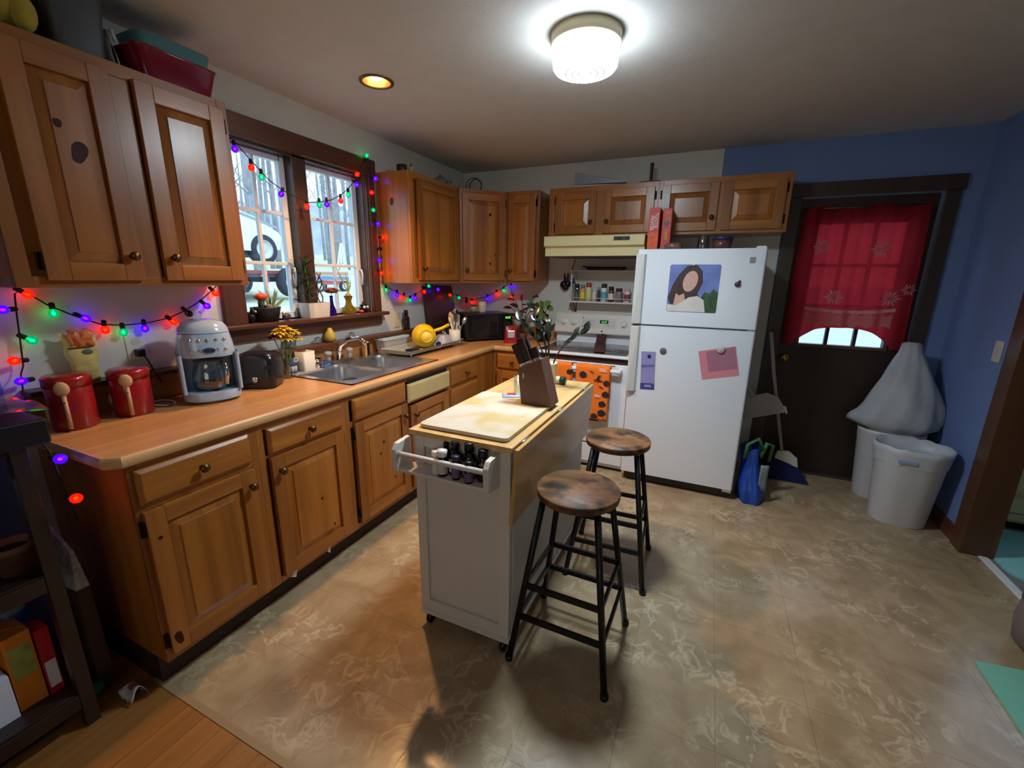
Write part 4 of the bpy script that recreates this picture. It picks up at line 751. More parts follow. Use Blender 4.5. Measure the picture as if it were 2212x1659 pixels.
# on the microwave
c1=thing('jar_candle','cream candle in a clear glass jar on the microwave','candle',(.275,-.335,1.1516)); B().lathe([(0,0),(.031,0),(.032,.07),(.030,.07),(.029,.004),(0,.004)],n=22).build('jar',glass,c1); B().lathe([(0,.005),(.0285,.005),(.0285,.05),(0,.05)],n=20).build('wax',mat('wax_cream',(226,220,176),.5),c1); B().tube([(0,0,.05),(0,0,.058)],.001,5).build('wick',black_pl,c1)
c2=thing('tumbler_candle','pale pink candle tumbler with cream band on the microwave','candle',(.335,-.28,1.1516)); B().lathe([(0,0),(.033,0),(.035,.006),(.036,.095),(.032,.095),(.031,.07),(0,.07)],n=22).build('tumbler',mat('pink_ceramic',(206,186,176),.4),c2); B().lathe([(.0364,.062),(.0368,.093)],n=22,cap=False).build('band',mat('cream_band',(228,222,180),.5),c2)
yb=bottle('clear bottle of yellow dish soap right of the microwave',.56,-.085,CZ,.028,.20,thin('soap_bottle',(220,214,190),.2),mat('yellow_cap',(226,206,80),.4),mat('soap_yellow',(230,208,40),.4),.35,hl=.42)
# back counter plants and bag
pb=thing('potted_plant','green pothos in a black pot on the back counter beside the range','plant',(.895,-.20,CZ)); B().lathe([(0,0),(.045,0),(.056,.11),(.058,.115),(.053,.115),(.05,.095),(0,.095)],n=22).build('pot',black_pl,pb); gl_=mat('pothos_leaf',(96,128,52),.4)
R=random.Random(8)
for (x,y,z) in ((.03,-.04,.30),(.09,-.06,.36),(-.03,-.08,.27),(.06,-.12,.22),(-.06,-.03,.33),(.02,.06,.24)):
    c=curve((x*.1,y*.1,.09),(x*.3,y*.3,z*.9),(x,y,z),6); st=B().tube(c,.0025,5).build('stem',gl_,pb)
    for k in (6,4): leaf(B(),c[k],(R.uniform(-.4,.8),-.5,R.uniform(-.6,.5)),(0,-1,.4),.085,.055).build('leaf',gl_,st)
B().tube([(-.02,.02,.09),(-.015,.02,.34)],.012,8).build('support_stick',mat('coir',(104,66,48),.9,bump=.5,bs=100),pb)
dk=thing('potted_plant','dark red-leaved coleus plant in a small pot behind the knife block','plant',(.76,-.33,CZ)); B().lathe([(0,0),(.035,0),(.045,.08),(.042,.082),(.038,.07),(0,.07)],n=20).build('pot',mat('clay_dark',(84,48,40),.6),dk); rl_=mat('coleus_leaf',(72,36,36),.5,var=.3,vs=20)
for k in range(9):
    a=k*2.4; x,y,z=.09*math.cos(a),.06*math.sin(a)-.02,.19+.025*k; c=curve((x*.1,y*.1,.065),(x*.3,y*.3,z*.8),(x,y,z),6); st=B().tube(c,.003,5).build('stem',mat('coleus_stem',(70,60,46),.6),dk)
    for q in (6,4): leaf(B(),c[q],(math.cos(a+q),-.6+math.sin(a+q)*.5,.2),(0,-.6,1),.08,.055).build('leaf',rl_,st)
rb=thing('red_snack_bag','crumpled red and silver snack bag on the back counter by the plants','bag',(.70,-.44,CZ),.5); B().grid(lambda u,v:(.06*math.cos(2*PI*u)*(1-.25*v),.03*math.sin(2*PI*u)*(1-.8*v)+.006*math.sin(11*u+7*v),.15*v),18,10).build('bag_body',mat('bag_red',(150,30,34),.3,var=.25,vs=18),rb); B().box(-.03,.03,-.036,-.030,.05,.11).build('silver_panel',mat('bag_silver',(196,204,212),.25,metal=.4),rb,.003)
# ================================================================= window sill things
SZ=1.2102
t=thing('potted_plant','grafted cactus and aloe in a black pot on the window sill','plant',(-.005,-2.165,SZ)); B().lathe([(0,0),(.05,0),(.064,.07),(.066,.078),(.06,.078),(.058,.062),(0,.062)],n=24,sy=1.25).build('pot',mat('pot_black',(30,34,36),.5),t)
B().lathe([(.016,.06),(.018,.10),(.016,.125)],(0,-.022,0),10).build('cactus_stem',mat('cactus_green',(70,92,60),.6,bump=.5,bs=60),t); B().ell((0,-.022,.135),.032,.034,.02,18,8,noise=.12,seed=2).build('cactus_crown',mat('cactus_red',(226,84,50),.6,bump=.5,bs=80),t)
al=mat('aloe',(110,130,86),.5); b_=[]
for (dx,dy,dz) in ((.1,.5,1),(.0,-.45,1),(-.2,.1,1),(.25,.2,.9),(.1,.9,.6)): leaf(B(),(0,.03,.06),(dx,dy,dz),(1,0,.2),.125,.018,fold=.6,cur=.12).build('leaf',al,t)
B().ell((.03,.0,.08),.02,.02,.016,10,6,noise=.15).build('pebble',mat('pebble',(120,118,116),.7),t)
t=thing('planter_box','square white-washed wooden planter with a twisted leafy plant on the sill','plant',(.005,-1.845,SZ)); b=B(); loft(b,[[(x,y,0) for x,y in rrect(0,0,.085,.15,.006,2)],[(x,y,.088) for x,y in rrect(0,0,.095,.165,.006,2)],[(x,y,.088) for x,y in rrect(0,0,.08,.15,.006,2)],[(x,y,.07) for x,y in rrect(0,0,.08,.15,.006,2)]],0,False,True,True); b.build('box',wood('whitewash',(176,168,158),(216,208,198),'z',22,.7,0,coat=0,stretch=.1),t)
gb=mat('bamboo_leaf',(70,98,58),.5); tw=mat('twig_brown',(92,72,52),.6)
b=B(); b.tube([(0,.05+.018*math.sin(z*38),.07+z) for z in [i*.014 for i in range(15)]],.004,6); b.build('twisted_stem',tw,t); b=B(); b.tube([(.01*math.cos(z*38),.05-.018*math.sin(z*38),.07+z) for z in [i*.014 for i in range(15)]],.004,6); b.build('twisted_stem',tw,t)
st=B().tube([(0,-.03,.07),(0,-.035,.2),(0,-.05,.34)],[.007,.006,.003],8).build('stem',gb,t); R=random.Random(4)
for k in range(22): z=.10+.0115*k; a=k*2.4; leaf(B(),(0,-.03-.0008*k,z),(math.cos(a),math.sin(a),.6),(0,0,1),.07,.03).build('leaf',gb,st)
def budvase(name,lb,x,y,m,flower):
    t=thing(name,lb,'vase',(x,y,SZ)); B().lathe([(0,0),(.026,0),(.028,.006),(.024,.03),(.012,.07),(.009,.115),(.012,.125),(.009,.125),(.007,.11),(.018,.03),(0,.008)],n=20).build('glass_body',m,t)
    if flower:
        st=B().tube([(0,0,.05),(0,.004,.145)],.002,6).build('stem',gm_,t); fb=B()
        for k in range(14): a=k*2.4; leaf(fb,(0,.004,.152),(math.cos(a),math.sin(a),-.1+.05*k),(0,0,1),.05,.034)
        fb.ell((0,.004,.158),.042,.042,.018,16,8,noise=.1); fb.build('blossom',mat('rust_petal',(112,52,34),.7),st)
    return t
budvase('bud_vase','cobalt purple bud vase holding a rust-coloured flower on the sill',.0,-1.705,mat('cobalt_glass',(70,30,170),.08,trans=.75,ior=1.3),True)
t=thing('bulb_vase','amber glass bulb vase with sprouting green shoots on the sill','vase',(-.005,-1.555,SZ)); B().lathe([(0,0),(.045,0),(.048,.006),(.043,.03),(.022,.06),(.018,.085),(.028,.115),(.03,.12),(.027,.12),(.015,.086),(.019,.06),(.038,.03),(0,.008)],n=24).build('glass_body',mat('amber_glass',(170,140,40),.1,trans=.7,ior=1.3),t); B().ell((0,0,.12),.02,.02,.02,12,8).build('bulb_root',mat('onion',(170,130,90),.5),t)
for (dx,dy,L) in ((-.1,-.35,.2),(.1,-.12,.15),(0,.12,.12),(.1,.3,.10)): leaf(B(),(0,0,.13),(dx,dy,1),(1,0,0),L,.012,fold=.5,cur=.05).build('shoot',mat('shoot_green',(140,150,90),.5),t)
t=thing('black_figurine','small black round figurine with pale glass eyes at the sill end','figurine',(.0,-1.425,SZ)); B().ell((0,0,.028),.028,.03,.028,16,10).build('body',black_pl,t); B().lathe([(.03,.052),(.012,.058),(.006,.075),(0,.078)],n=14).build('hat',black_pl,t)
for y in (-.012,.016): B().ell((.022,y,.038),.009,.011,.011,12,8).build('eye',mat('eye_white',(210,220,230),.15),t)
t=thing('red_trinket','small red trinket beside the black figurine on the sill','ornament',(.03,-1.475,SZ)); B().ell((0,0,.011),.016,.017,.011,14,8,noise=.1).build('body',mat('trinket_red',(206,50,60),.4),t); B().ell((.004,0,.02),.006,.006,.005,8,6).build('top_bead',mat('trinket_red2',(170,30,44),.3),t)
t=thing('black_figurine','dark crouching cat figurine at the near end of the sill','figurine',(.0,-2.262,SZ)); B().ell((0,.0,.03),.03,.026,.03,16,10).build('body',black_pl,t); B().ell((.018,.006,.058),.018,.016,.016,14,8).build('head',black_pl,t); B().lathe([(.006,.066),(0,.084)],(.018,-.004,0),8).build('ear',black_pl,t); B().lathe([(.006,.066),(0,.084)],(.018,.016,0),8).build('ear',black_pl,t); B().ell((.034,.01,.06),.003,.005,.006,8,6).build('eye',M('eye_white'),t)
t=thing('pale_bird','small white and grey bird ornament right of the cactus pot','ornament',(.02,-2.06,SZ)); B().ell((0,0,.02),.018,.026,.02,14,8).build('body',mat('bird_grey',(70,70,78),.4),t); B().ell((.008,-.02,.04),.012,.012,.012,12,8).build('head',white_pl,t); B().lathe([(.004,0),(0,.014)],(.02,-.02,.04),8,'x').build('beak',mat('beak',(220,150,50),.5),t)
# ================================================================= spice shelf over the range
t=thing('wall_shelf','white wire wall shelf holding spice jars above the range','shelf',(1.11,0,1.262)); wm=mat('shelf_white',(216,212,204),.4)
B().box(.0,.60,-.13,-.004,0,.012).build('lower_shelf',wm,t,.002); B().box(.0,.60,-.13,-.004,.262,.270).build('upper_shelf',wm,t,.002); B().tube([(.0,-.13,.04),(.60,-.13,.04)],.003,6).build('guard_rail',wm,t)
for x in (.012,.588): B().box(x-.004,x+.004,-.128,-.004,.012,.262).build('side_frame',wm,t)
br_=mat('bracket_brown',(74,48,38),.5)
B().tube([(.03,-.11,0),(.03,-.02,-.085),(.03,-.004,-.09)],.0045,6).build('bracket',br_,t); B().tube([(.03,-.004,0),(.03,-.004,-.09)],.0045,6).build('bracket',br_,t)
SG='spice jars on the wall shelf'; J=1.2745
def spice(lb,x,r,h,body,cap,label=None): 
    t=thing('spice_jar',lb,'jar',(x,-.085,J),0,SG); B().lathe([(0,0),(r*.95,0),(r,.003),(r,h*.74),(r*.85,h*.78)],n=16).build('jar_body',body,t); B().lathe([(r*.92,h*.76),(r*.94,h*.98),(0,h)],n=16).build('lid',cap,t)
    if label: B().lathe([(r+.0005,h*.15),(r+.0005,h*.55)],n=16,cap=False).build('label',label,t)
grn=mat('jar_black',(28,28,28),.4); 
spice('clear spice grinder with black top, leftmost on the wall shelf',1.165,.022,.145,thin('spice_clear',(200,200,196),.2),grn)
spice('yellow-labelled spice jar with grey lid on the wall shelf',1.215,.02,.14,mat('spice_orange',(206,150,90),.4),mat('lid_grey',(120,120,110),.4),mat('lab_yellow',(226,206,50),.5))
spice('wide pale yellow jar with red lid on the wall shelf',1.268,.026,.155,mat('spice_pale',(206,200,140),.4),mat('lid_red',(170,52,50),.4))
spice('short white spice tin right of the red-lidded jar',1.318,.019,.11,mat('tin_white',(206,202,190),.4),mat('lid_cream',(200,198,186),.4))
spice('small jar with dark purple side between the white tin and teal jar',1.356,.013,.12,mat('spice_purple',(60,44,62),.4),mat('lid_teal2',(90,150,160),.4))
spice('white salt shaker with teal top and black cap on the wall shelf',1.40,.025,.15,mat('shaker_white',(220,218,210),.4),mat('shaker_cap',(40,48,52),.4),mat('lab_teal',(90,166,180),.5))
spice('brown spice jar with black lid and white label on the wall shelf',1.46,.023,.128,mat('spice_brown',(96,52,40),.4),grn,mat('lab_cream',(220,214,196),.5))
spice('squat jar of peppercorns with dark red lid on the wall shelf',1.526,.029,.115,mat('spice_pepper',(132,112,106),.4),mat('lid_dkred',(70,30,34),.4))
spice('white jar with red picture label at the right end of the shelf',1.594,.025,.12,mat('jar_white2',(212,206,200),.4),mat('lid_pink',(196,176,172),.4),mat('lab_red',(150,56,66),.5))
t=thing('baking_tray','black crumpled baking tray on the upper wall shelf','tray',(1.40,-.07,1.5325)); b=B(); loft(b,[[(x,y,0) for x,y in rrect(0,0,.30,.10,.02,3)],[(x,y,.028) for x,y in rrect(0,0,.34,.115,.02,3)],[(x,y,.026) for x,y in rrect(0,0,.32,.10,.02,3)],[(x,y,.004) for x,y in rrect(0,0,.29,.09,.02,3)]],0,True,True,True); b.build('pan',black_pl,t); B().tube([(-.17,0,.026),(-.2,0,.034)],.006,6).build('tab',black_pl,t)
t=thing('chip_clip','dark blue bag clip hanging on the left end of the wall shelf','clip',(1.145,-.135,1.44)); B().hexa([(-.012,-.004,-.02),(.02,-.004,-.028),(.02,.004,-.028),(-.012,.004,-.02)],[(-.008,-.004,.03),(.0,-.004,.034),(.0,.004,.034),(-.008,.004,.03)]).build('jaw',mat('clip_blue',(36,40,84),.4),t,.002); B().tube([(-.004,0,.03),(-.004,.003,.075)],.0015,5).build('hook',steel,t)
t=thing('measuring_cups','set of black measuring cups hanging left of the wall shelf','measuring cups',(1.035,-.005,1.47)); 
for k,(x,z,r) in enumerate(((-.012,-.06,.034),(.022,-.055,.03),(.005,-.085,.028))): c=B(); c.lathe([(0,.045),(r*.8,.043),(r,.0+.004*k),(r*.93,.0+.004*k),(r*.75,.038),(0,.04)],(x,0,z),18,'y'); c.box(x-.006,x+.006,-.012-.004*k,-.008-.004*k,z+r*.9,z+r+.06); c.build('cup',black_pl,t)
B().tube([(0,0,.045),(0,-.02,.05)],.003,6).build('wall_hook',steel,t)
cd2=B().tube([(1.118,-.02,1.625),(1.095,-.03,1.55),(1.09,-.03,1.42),(1.09,-.03,1.28),(1.10,-.03,1.21),(1.125,-.02,1.18)],.004,6).build('power_cord',mat('cord_brown',(60,46,40),.5)); tag(cd2,'dark power cord hanging from the range hood past the shelf','cord')
# range extras
t=thing('stove_cloth','dark brown cloth strip running from the console across the cooktop','cloth',(1.41,-.165,.9195)); B().grid(lambda u,v:(-.04+.08*u,-.0+.05*v+.004*math.sin(7*u),.002+.085*v*v),6,8).build('fabric',mat('mitt_brown',(74,38,36),.9,bump=.5,bs=80),t,solid=.006)
B().grid(lambda u,v:(-.042+.084*u+.092*v,-.42*v+.003,.004+.003*math.sin(6*v+3*u)),6,12).build('lower_fold',M('mitt_brown'),t,solid=.006)
# halloween towels
def towelm():
    return mat('towel_orange',(238,122,34),.85,bump=.3,bs=120)
def towel(lb,x0,x1,zf,zb):
    t=thing('dish_towel',lb,'towel',((x0+x1)/2,-.71,.83),0,'orange halloween towels'); w=(x1-x0)/2
    Lf=.83-zf; Lb=.83-zb; R_=.0215
    def f(u,v):
        x=-w+2*w*u; s=v*(Lf+Lb+PI*R_); wob=.006*math.sin(u*9)+.002*math.sin(u*23)
        if s<Lf: return (x,-R_-wob*(1-s/Lf)*1.0-.002,-Lf+s)
        s2=s-Lf
        if s2<PI*R_: a=s2/R_; return (x,-R_*math.cos(a),R_*math.sin(a))
        return (x,R_+.0,-(s2-PI*R_))
    B().grid(f,16,36).build('fabric',towelm(),t,solid=.003)
    return t
tk=mat('towel_print',(44,32,44),.85); tw_=mat('towel_white',(224,222,220),.85)
def motif(t,kind,x,z,s,y=-.0335):
    b=B()
    if kind=='pumpkin':
        b.prism([(x+s*(1.05+.08*math.cos(5*a))*math.cos(a),z+s*.82*(1+.05*math.cos(7*a))*math.sin(a)) for a in [2*PI*k/28 for k in range(28)]],y-.001,y,'y'); b.prism([(x-.1*s,z+.8*s),(x+.12*s,z+.8*s),(x+.2*s,z+1.1*s),(x,z+1.05*s)],y-.001,y,'y')
    elif kind=='hat': b.prism([(x-s,z-.5*s),(x+s,z-.62*s),(x+.95*s,z-.4*s),(x+.42*s,z-.35*s),(x+.25*s,z+.3*s),(x+.75*s,z+.8*s),(x-.05*s,z+.65*s),(x-.45*s,z-.3*s),(x-.95*s,z-.3*s)],y-.001,y,'y')
    elif kind=='bat': b.prism([(x-s,z+.35*s),(x-.35*s,z+.1*s),(x,z+.15*s),(x+.3*s,z-.2*s),(x+s,z-.3*s),(x+.55*s,z-.42*s),(x+.1*s,z-.35*s),(x-.3*s,z-.1*s),(x-.7*s,z+.05*s)],y-.001,y,'y')
    elif kind=='stripes':
        for k in range(3): b.prism([(x-s,z+.35*s*k),(x+s,z+.35*s*k-.15*s),(x+s,z+.35*s*k+.0*s),(x-s,z+.35*s*k+.15*s)],y-.001,y,'y')
    b.build('print_'+kind,tw_ if kind=='stripes' else tk,t)
t1=towel('short orange halloween towel at the left of the oven handle',1.14,1.335,.58,.60)
for k,x,z,s in (('hat',-.045,-.05,.026),('pumpkin',.085,-.045,.02),('bat',.0,-.09,.022),('hat',-.06,-.125,.024),('pumpkin',.07,-.15,.028)): motif(t1,k,x,z,s)
t2=towel('wide orange halloween towel with pumpkins beside the refrigerator',1.372,1.625,.435,.60)
for k,x,z,s in (('pumpkin',-.07,-.055,.027),('bat',-.105,-.12,.025),('hat',.045,-.075,.033),('bat',-.005,-.025,.022),('stripes',.075,-.02,.026),('pumpkin',.108,-.105,.024),('bat',.07,-.135,.024),('hat',-.02,-.15,.026),('pumpkin',.105,-.19,.026),('stripes',.045,-.215,.02),('pumpkin',.085,-.265,.026),('pumpkin',.085,-.335,.03),('bat',.1,-.37,.012),('pumpkin',.03,-.365,.024),('pumpkin',-.06,-.25,.03),('hat',-.05,-.33,.03)): motif(t2,k,x,z,s)
# ================================================================= on and above the refrigerator
FZ=1.6555
rbx=mat('box_red',(200,48,40),.45); 
t=thing('cereal_box','red cereal box with white spine lettering on the refrigerator','box',(1.81,-.50,FZ)); B().box(-.035,.035,0,.19,0,.29).build('carton',rbx,t,.001); B().box(-.0352,.0352,-.0012,-.0002,.0,.13).build('orange_art',mat('box_orange',(220,84,36),.45,var=.3,vs=30),t)
wi=mat('white_ink',(236,232,226),.5); lettering('TOOTIE',.034,wi,t,(.013,-.0016,.205),(PI/2,PI/2,0),sx=.85); lettering('FRUITIES',.034,wi,t,(-.014,-.0016,.19),(PI/2,PI/2,0),sx=.75)
t=thing('cereal_box','narrower red-orange box with yellow and blue marks beside the cereal box','box',(1.892,-.48,FZ)); B().box(-.03,.03,0,.19,0,.285).build('carton',mat('box_red2',(196,66,48),.45),t,.001)
yi=mat('yellow_ink',(226,186,60),.5)
for ch,z in (('C',.255),('Y',.22),('I',.145),('X',.125),('W',.105),('I',.085)): lettering(ch,.03,yi,t,(0,-.0012,z),(PI/2,PI/2,0))
B().ell((0,-.0005,.185),.015,.0012,.016,14,8).build('blue_spot',mat('blue_ink',(84,96,140),.5),t)
t=thing('wrapped_bread','clear-wrapped snack pack lying in front of the boxes','package',(1.955,-.55,FZ)); B().ell((0,0,.028),.06,.045,.028,18,10,noise=.07,seed=3).build('pack',mat('pack_brown',(122,84,76),.25,var=.3,vs=25),t); B().grid(lambda u,v:(-.12+.07*u,-.02+.04*v,.008+.012*math.sin(9*u)*math.sin(7*v)+.012*u),8,6).build('wrapper_tail',mat('cellophane',(170,160,190),.15,alpha=.6),t)
t=thing('glass_jar','clear lidless glass jar on the refrigerator','jar',(2.14,-.52,FZ)); B().lathe([(0,0),(.034,0),(.036,.006),(.036,.075),(.03,.085),(.032,.098),(.029,.098),(.027,.084),(.033,.074),(.033,.006),(0,.006)],n=22).build('jar_glass',thin('jar_clear',(206,214,212),.22),t)
t=thing('snack_tub','round clear tub of brown snacks with purple lid on the refrigerator','tub',(2.255,-.50,FZ)); B().lathe([(0,0),(.055,0),(.062,.07)],n=26).build('tub',mat('tub_brown',(96,58,52),.25,var=.3,vs=30),t); B().lathe([(.066,.068),(.067,.082),(.06,.09),(0,.09)],n=26).build('lid',mat('lid_purple',(52,40,96),.3),t)
# fridge front papers
FY=-.7555
def fridge_sheet(name,lb,cat,x0,x1,z0,z1,m,rz=0,th=.0008):
    t=thing(name,lb,cat,((x0+x1)/2,FY,(z0+z1)/2),rot=(0,rz,0)); w,h=(x1-x0)/2,(z1-z0)/2; B().prism(rrect(0,0,2*w,2*h,.012 if name=='picture_print' else .002,3),-th,0,'y').build('sheet',m,t); return t
def patch(t,poly,m,k,name): B().prism(poly,-.0009-.0002*k,-.0008-.0002*k+.0001,'y').build(name,m,t)
pp=fridge_sheet('picture_print','square picture print of a dark-haired figure in white against sky','picture',1.967,2.266,1.262,1.56,mat('print_sky',(108,126,188),.45,var=.25,vs=9))
def oval(cx,cz,rx,rz_,a=0,n=26): return [(cx+rx*math.cos(q)*math.cos(a)-rz_*math.sin(q)*math.sin(a),cz+rx*math.cos(q)*math.sin(a)+rz_*math.sin(q)*math.cos(a)) for q in [2*PI*k/n for k in range(n)]]
patch(pp,[(.06,-.148),(.148,-.148),(.148,-.02),(.12,.0),(.10,-.03),(.07,-.02),(.05,-.06)],mat('print_trees',(58,82,54),.5,var=.4,vs=40),1,'print_trees')
patch(pp,[(-.13,-.10),(-.148,-.06),(-.125,.02),(-.09,.09),(-.045,.14),(.01,.147),(.045,.11),(.055,.04),(.03,-.03),(.05,-.07),(-.03,-.10)],mat('print_hair',(66,48,48),.5,var=.3,vs=20),2,'print_hair')
patch(pp,oval(-.02,.045,.042,.066,-.25),mat('print_skin',(206,164,148),.5),3,'print_face'); patch(pp,[(-.10,-.03),(-.08,-.045),(-.05,-.03),(-.04,-.08),(-.07,-.12),(-.11,-.11)],M('print_skin'),4,'print_arm')
patch(pp,[(-.146,-.146),(-.147,-.10),(-.10,-.11),(-.06,-.085),(-.02,-.055),(.03,-.045),(.07,-.07),(.085,-.146)],mat('print_white',(214,206,198),.5,var=.08,vs=12),5,'print_shirt')
m_=tag(B().lathe([(.007,0),(.007,.005),(0,.006)],(2.108,FY-.0022,1.558),12,'y').build('round_magnet',mat('mag_cream',(206,206,180),.4)),'tiny cream magnet at the top of the picture print','magnet','refrigerator magnets')
cal=fridge_sheet('door_hanger','purple and blue door-hanger card pinned on the refrigerator door','card',1.84,1.935,.718,.985,mat('card_purple',(142,138,190),.5,var=.12,vs=9),math.radians(-2.5)); patch(cal,[(-.0475,-.1335),(.0475,-.1335),(.0475,-.088),(-.0475,-.088)],mat('card_blue',(66,70,146),.5),1,'blue_band'); patch(cal,[(-.045,.02),(.04,.03),(.04,.045),(-.045,.04)],mat('card_mid',(100,100,160),.5),1,'print_band'); patch(cal,[(-.02,-.115),(.025,-.115),(.025,-.1),(-.02,-.1)],mat('card_pale',(150,156,196),.5),2,'print_block')
cal2=fridge_sheet('paper_slip','white paper slip behind the purple door-hanger card','paper',1.87,1.953,.712,.97,white_pl,math.radians(-2.5),.0005); cal2.location.y=FY+.0006
pk2=fridge_sheet('pink_card','pink envelope card tilted on the refrigerator door','card',2.21,2.43,.85,1.04,mat('pink_env',(212,132,140),.55),math.radians(-13)); patch(pk2,[(-.065,-.05),(.105,-.05),(.105,.09),(-.065,.085)],mat('mauve_card',(166,110,130),.55),1,'mauve_sheet')
for (x,z,r,h,m,lb) in ((1.974,.998,.021,.008,mat('mag_grey',(96,96,90),.5,bump=.2),'round grey magnet right of the door-hanger card'),(1.887,.955,.011,.008,mat('mag_dark',(36,28,40),.4),'small dark magnet pinning the purple door-hanger card'),(2.322,1.035,.024,.012,mat('mag_shell',(190,180,176),.5,bump=.3),'large pale round magnet pinning the pink card')):
    t=thing('round_magnet',lb,'magnet',(x,FY-.0014,z),0,'refrigerator magnets'); B().lathe([(r,0),(r,h*.7),(r*.85,h),(0,h)],(0,0,0),20,'y').build('disc',m,t)
t=thing('plum_magnet','dark plum-shaped magnet on the freezer door','magnet',(2.366,FY-.001,1.447),0,'refrigerator magnets'); B().ell((0,-.008,-.004),.017,.009,.015,16,10).build('fruit',mat('plum',(66,56,84),.3),t); B().ell((.01,-.007,.014),.007,.005,.007,10,6).build('stem_leaf',mat('plum_dark',(44,34,52),.4),t)
# over the cabinets
t=thing('folded_sheet','bent pale metal sheet lying on the cabinet above the range','sheet',(1.14,-.22,UT+.0005)); ms=mat('sheet_grey',(150,156,166),.35,metal=.4)
b=B(); b.hexa([(.0,0,0),(.44,.0,0),(.44,.15,0),(.0,.15,0)],[(.0,0,.028),(.44,0,.012),(.44,.15,.012),(.0,.15,.028)]); b.build('lower_flap',mat('sheet_pale',(186,194,196),.5),t,.002); b=B(); b.hexa([(.0,.0,.03),(.40,.0,.022),(.40,.15,.022),(.0,.15,.03)],[(.0,.0,.12),(.40,.0,.03),(.40,.15,.03),(.0,.15,.12)]); b.build('raised_flap',ms,t,.002)
t=thing('towel_stand','dark wooden stand with upright post on the cabinet above the range','stand',(1.72,-.18,UT+.0005)); dw=mat('stand_wood',(58,34,30),.5); B().prism(rrect(0,0,.15,.11,.01,2),0,.016,'z').build('base',dw,t,.003); B().lathe([(.014,.016),(.012,.03),(.012,.13),(.015,.135),(.012,.148),(0,.152)],n=14).build('post',dw,t)
t=thing('dark_mug','small dark mug on top of the tall cabinet','mug',(.16,-1.13,UT+.0005)); B().lathe([(0,0),(.034,0),(.036,.06),(.033,.06),(.031,.005),(0,.005)],n=20).build('mug_body',mat('mug_dark',(40,34,38),.3),t); B().tube([(0,-.036,.05),(0,-.055,.045),(0,-.055,.02),(0,-.036,.012)],.004,6).build('handle',M('mug_dark'),t)
t=thing('pepper_mill','small chrome and black pepper mill on the tall cabinet','pepper mill',(.17,-1.04,UT+.0005)); B().lathe([(0,0),(.022,0),(.022,.03),(.014,.036),(.02,.05),(.014,.066),(0,.07)],n=16).build('mill_body',mat('mill_cream',(176,170,150),.3),t); B().ell((.016,.008,.03),.012,.012,.012,12,8).build('chrome_ball',chrome,t); B().lathe([(.006,.07),(.004,.084),(0,.086)],n=10).build('finial',black_pl,t)
t=thing('grey_tureen','grey lidded ceramic tureen on the corner cabinet end','tureen',(.14,-.62,UT+.0005)); B().lathe([(0,0),(.035,0),(.06,.03),(.062,.055),(.05,.07),(.02,.085),(.008,.09),(.01,.10),(0,.104)],n=24).build('bowl',mat('tureen_grey',(112,118,116),.5,var=.3,vs=15),t); B().tube([(.05,.03,.05),(.07,.05,.06),(.06,.06,.04)],.006,6).build('handle',M('tureen_grey'),t)
t=thing('cable_coil','coil of dark cable lying in the corner on the cabinets','cable',(.23,-.22,UT+.0005)); 
B().tube([(.07*math.cos(a)*(1+.05*math.sin(3*a)),.03*math.sin(a*.5)+.0,.075+.068*math.sin(a)) for a in [2*PI*k/24*2 for k in range(25)]],.005,6).build('loop',mat('cable_grey',(70,80,86),.5),t)
t=thing('crimson_tub','glossy crimson plastic tub on the left wall cabinet','tub',(.185,-2.60,UT+.0005)); 
b=B(); loft(b,[[(x,y,0) for x,y in rrect(0,0,.17,.24,.03,4)],[(x,y,.095) for x,y in rrect(0,0,.205,.29,.04,4)],[(x,y,.10) for x,y in rrect(0,0,.215,.30,.04,4)],[(x,y,.098) for x,y in rrect(0,0,.195,.28,.04,4)],[(x,y,.004) for x,y in rrect(0,0,.16,.23,.03,4)]],0,True,True,True); b.build('tub',mat('crimson',(120,14,40),.2,coat=.4),t)
t=thing('teal_basin','pale teal plastic basin nested in the crimson tub','basin',(.175,-2.585,UT+.008)); b=B(); loft(b,[[(x,y,0) for x,y in rrect(0,0,.13,.18,.03,4)],[(x,y,.15) for x,y in rrect(0,0,.18,.26,.04,4)],[(x,y,.152) for x,y in rrect(0,0,.17,.25,.04,4)],[(x,y,.004) for x,y in rrect(0,0,.12,.17,.03,4)]],0,True,True,True); b.build('basin',mat('teal_plastic',(92,140,146),.3),t)
t=thing('storage_bin','dark grey storage bin on the left wall cabinet','bin',(.155,-2.885,UT+.0005)); b=B(); loft(b,[[(x,y,0) for x,y in rrect(0,0,.2,.13,.02,3)],[(x,y,.21) for x,y in rrect(0,0,.23,.15,.02,3)],[(x,y,.215) for x,y in rrect(0,0,.24,.16,.02,3)],[(x,y,.2) for x,y in rrect(0,0,.22,.14,.02,3)]],0,True,True,True); b.build('bin',mat('bin_grey',(66,68,72),.5),t)
t=thing('white_pouch','crumpled pale grey pouch between the bin and crimson tub','pouch',(.15,-2.782,UT+.0005)); B().grid(lambda u,v:(.08*math.cos(2*PI*u)*(1-.3*v),.028*math.sin(2*PI*u)*(1-.6*v)+.005*math.sin(9*u+5*v),.13*v),18,8).build('pouch_body',mat('pouch_grey',(150,150,152),.6),t); B().tube([(.045,.0,.115),(.06,.01,.13),(.05,.02,.1)],.006,6).build('toggle',white_pl,t)
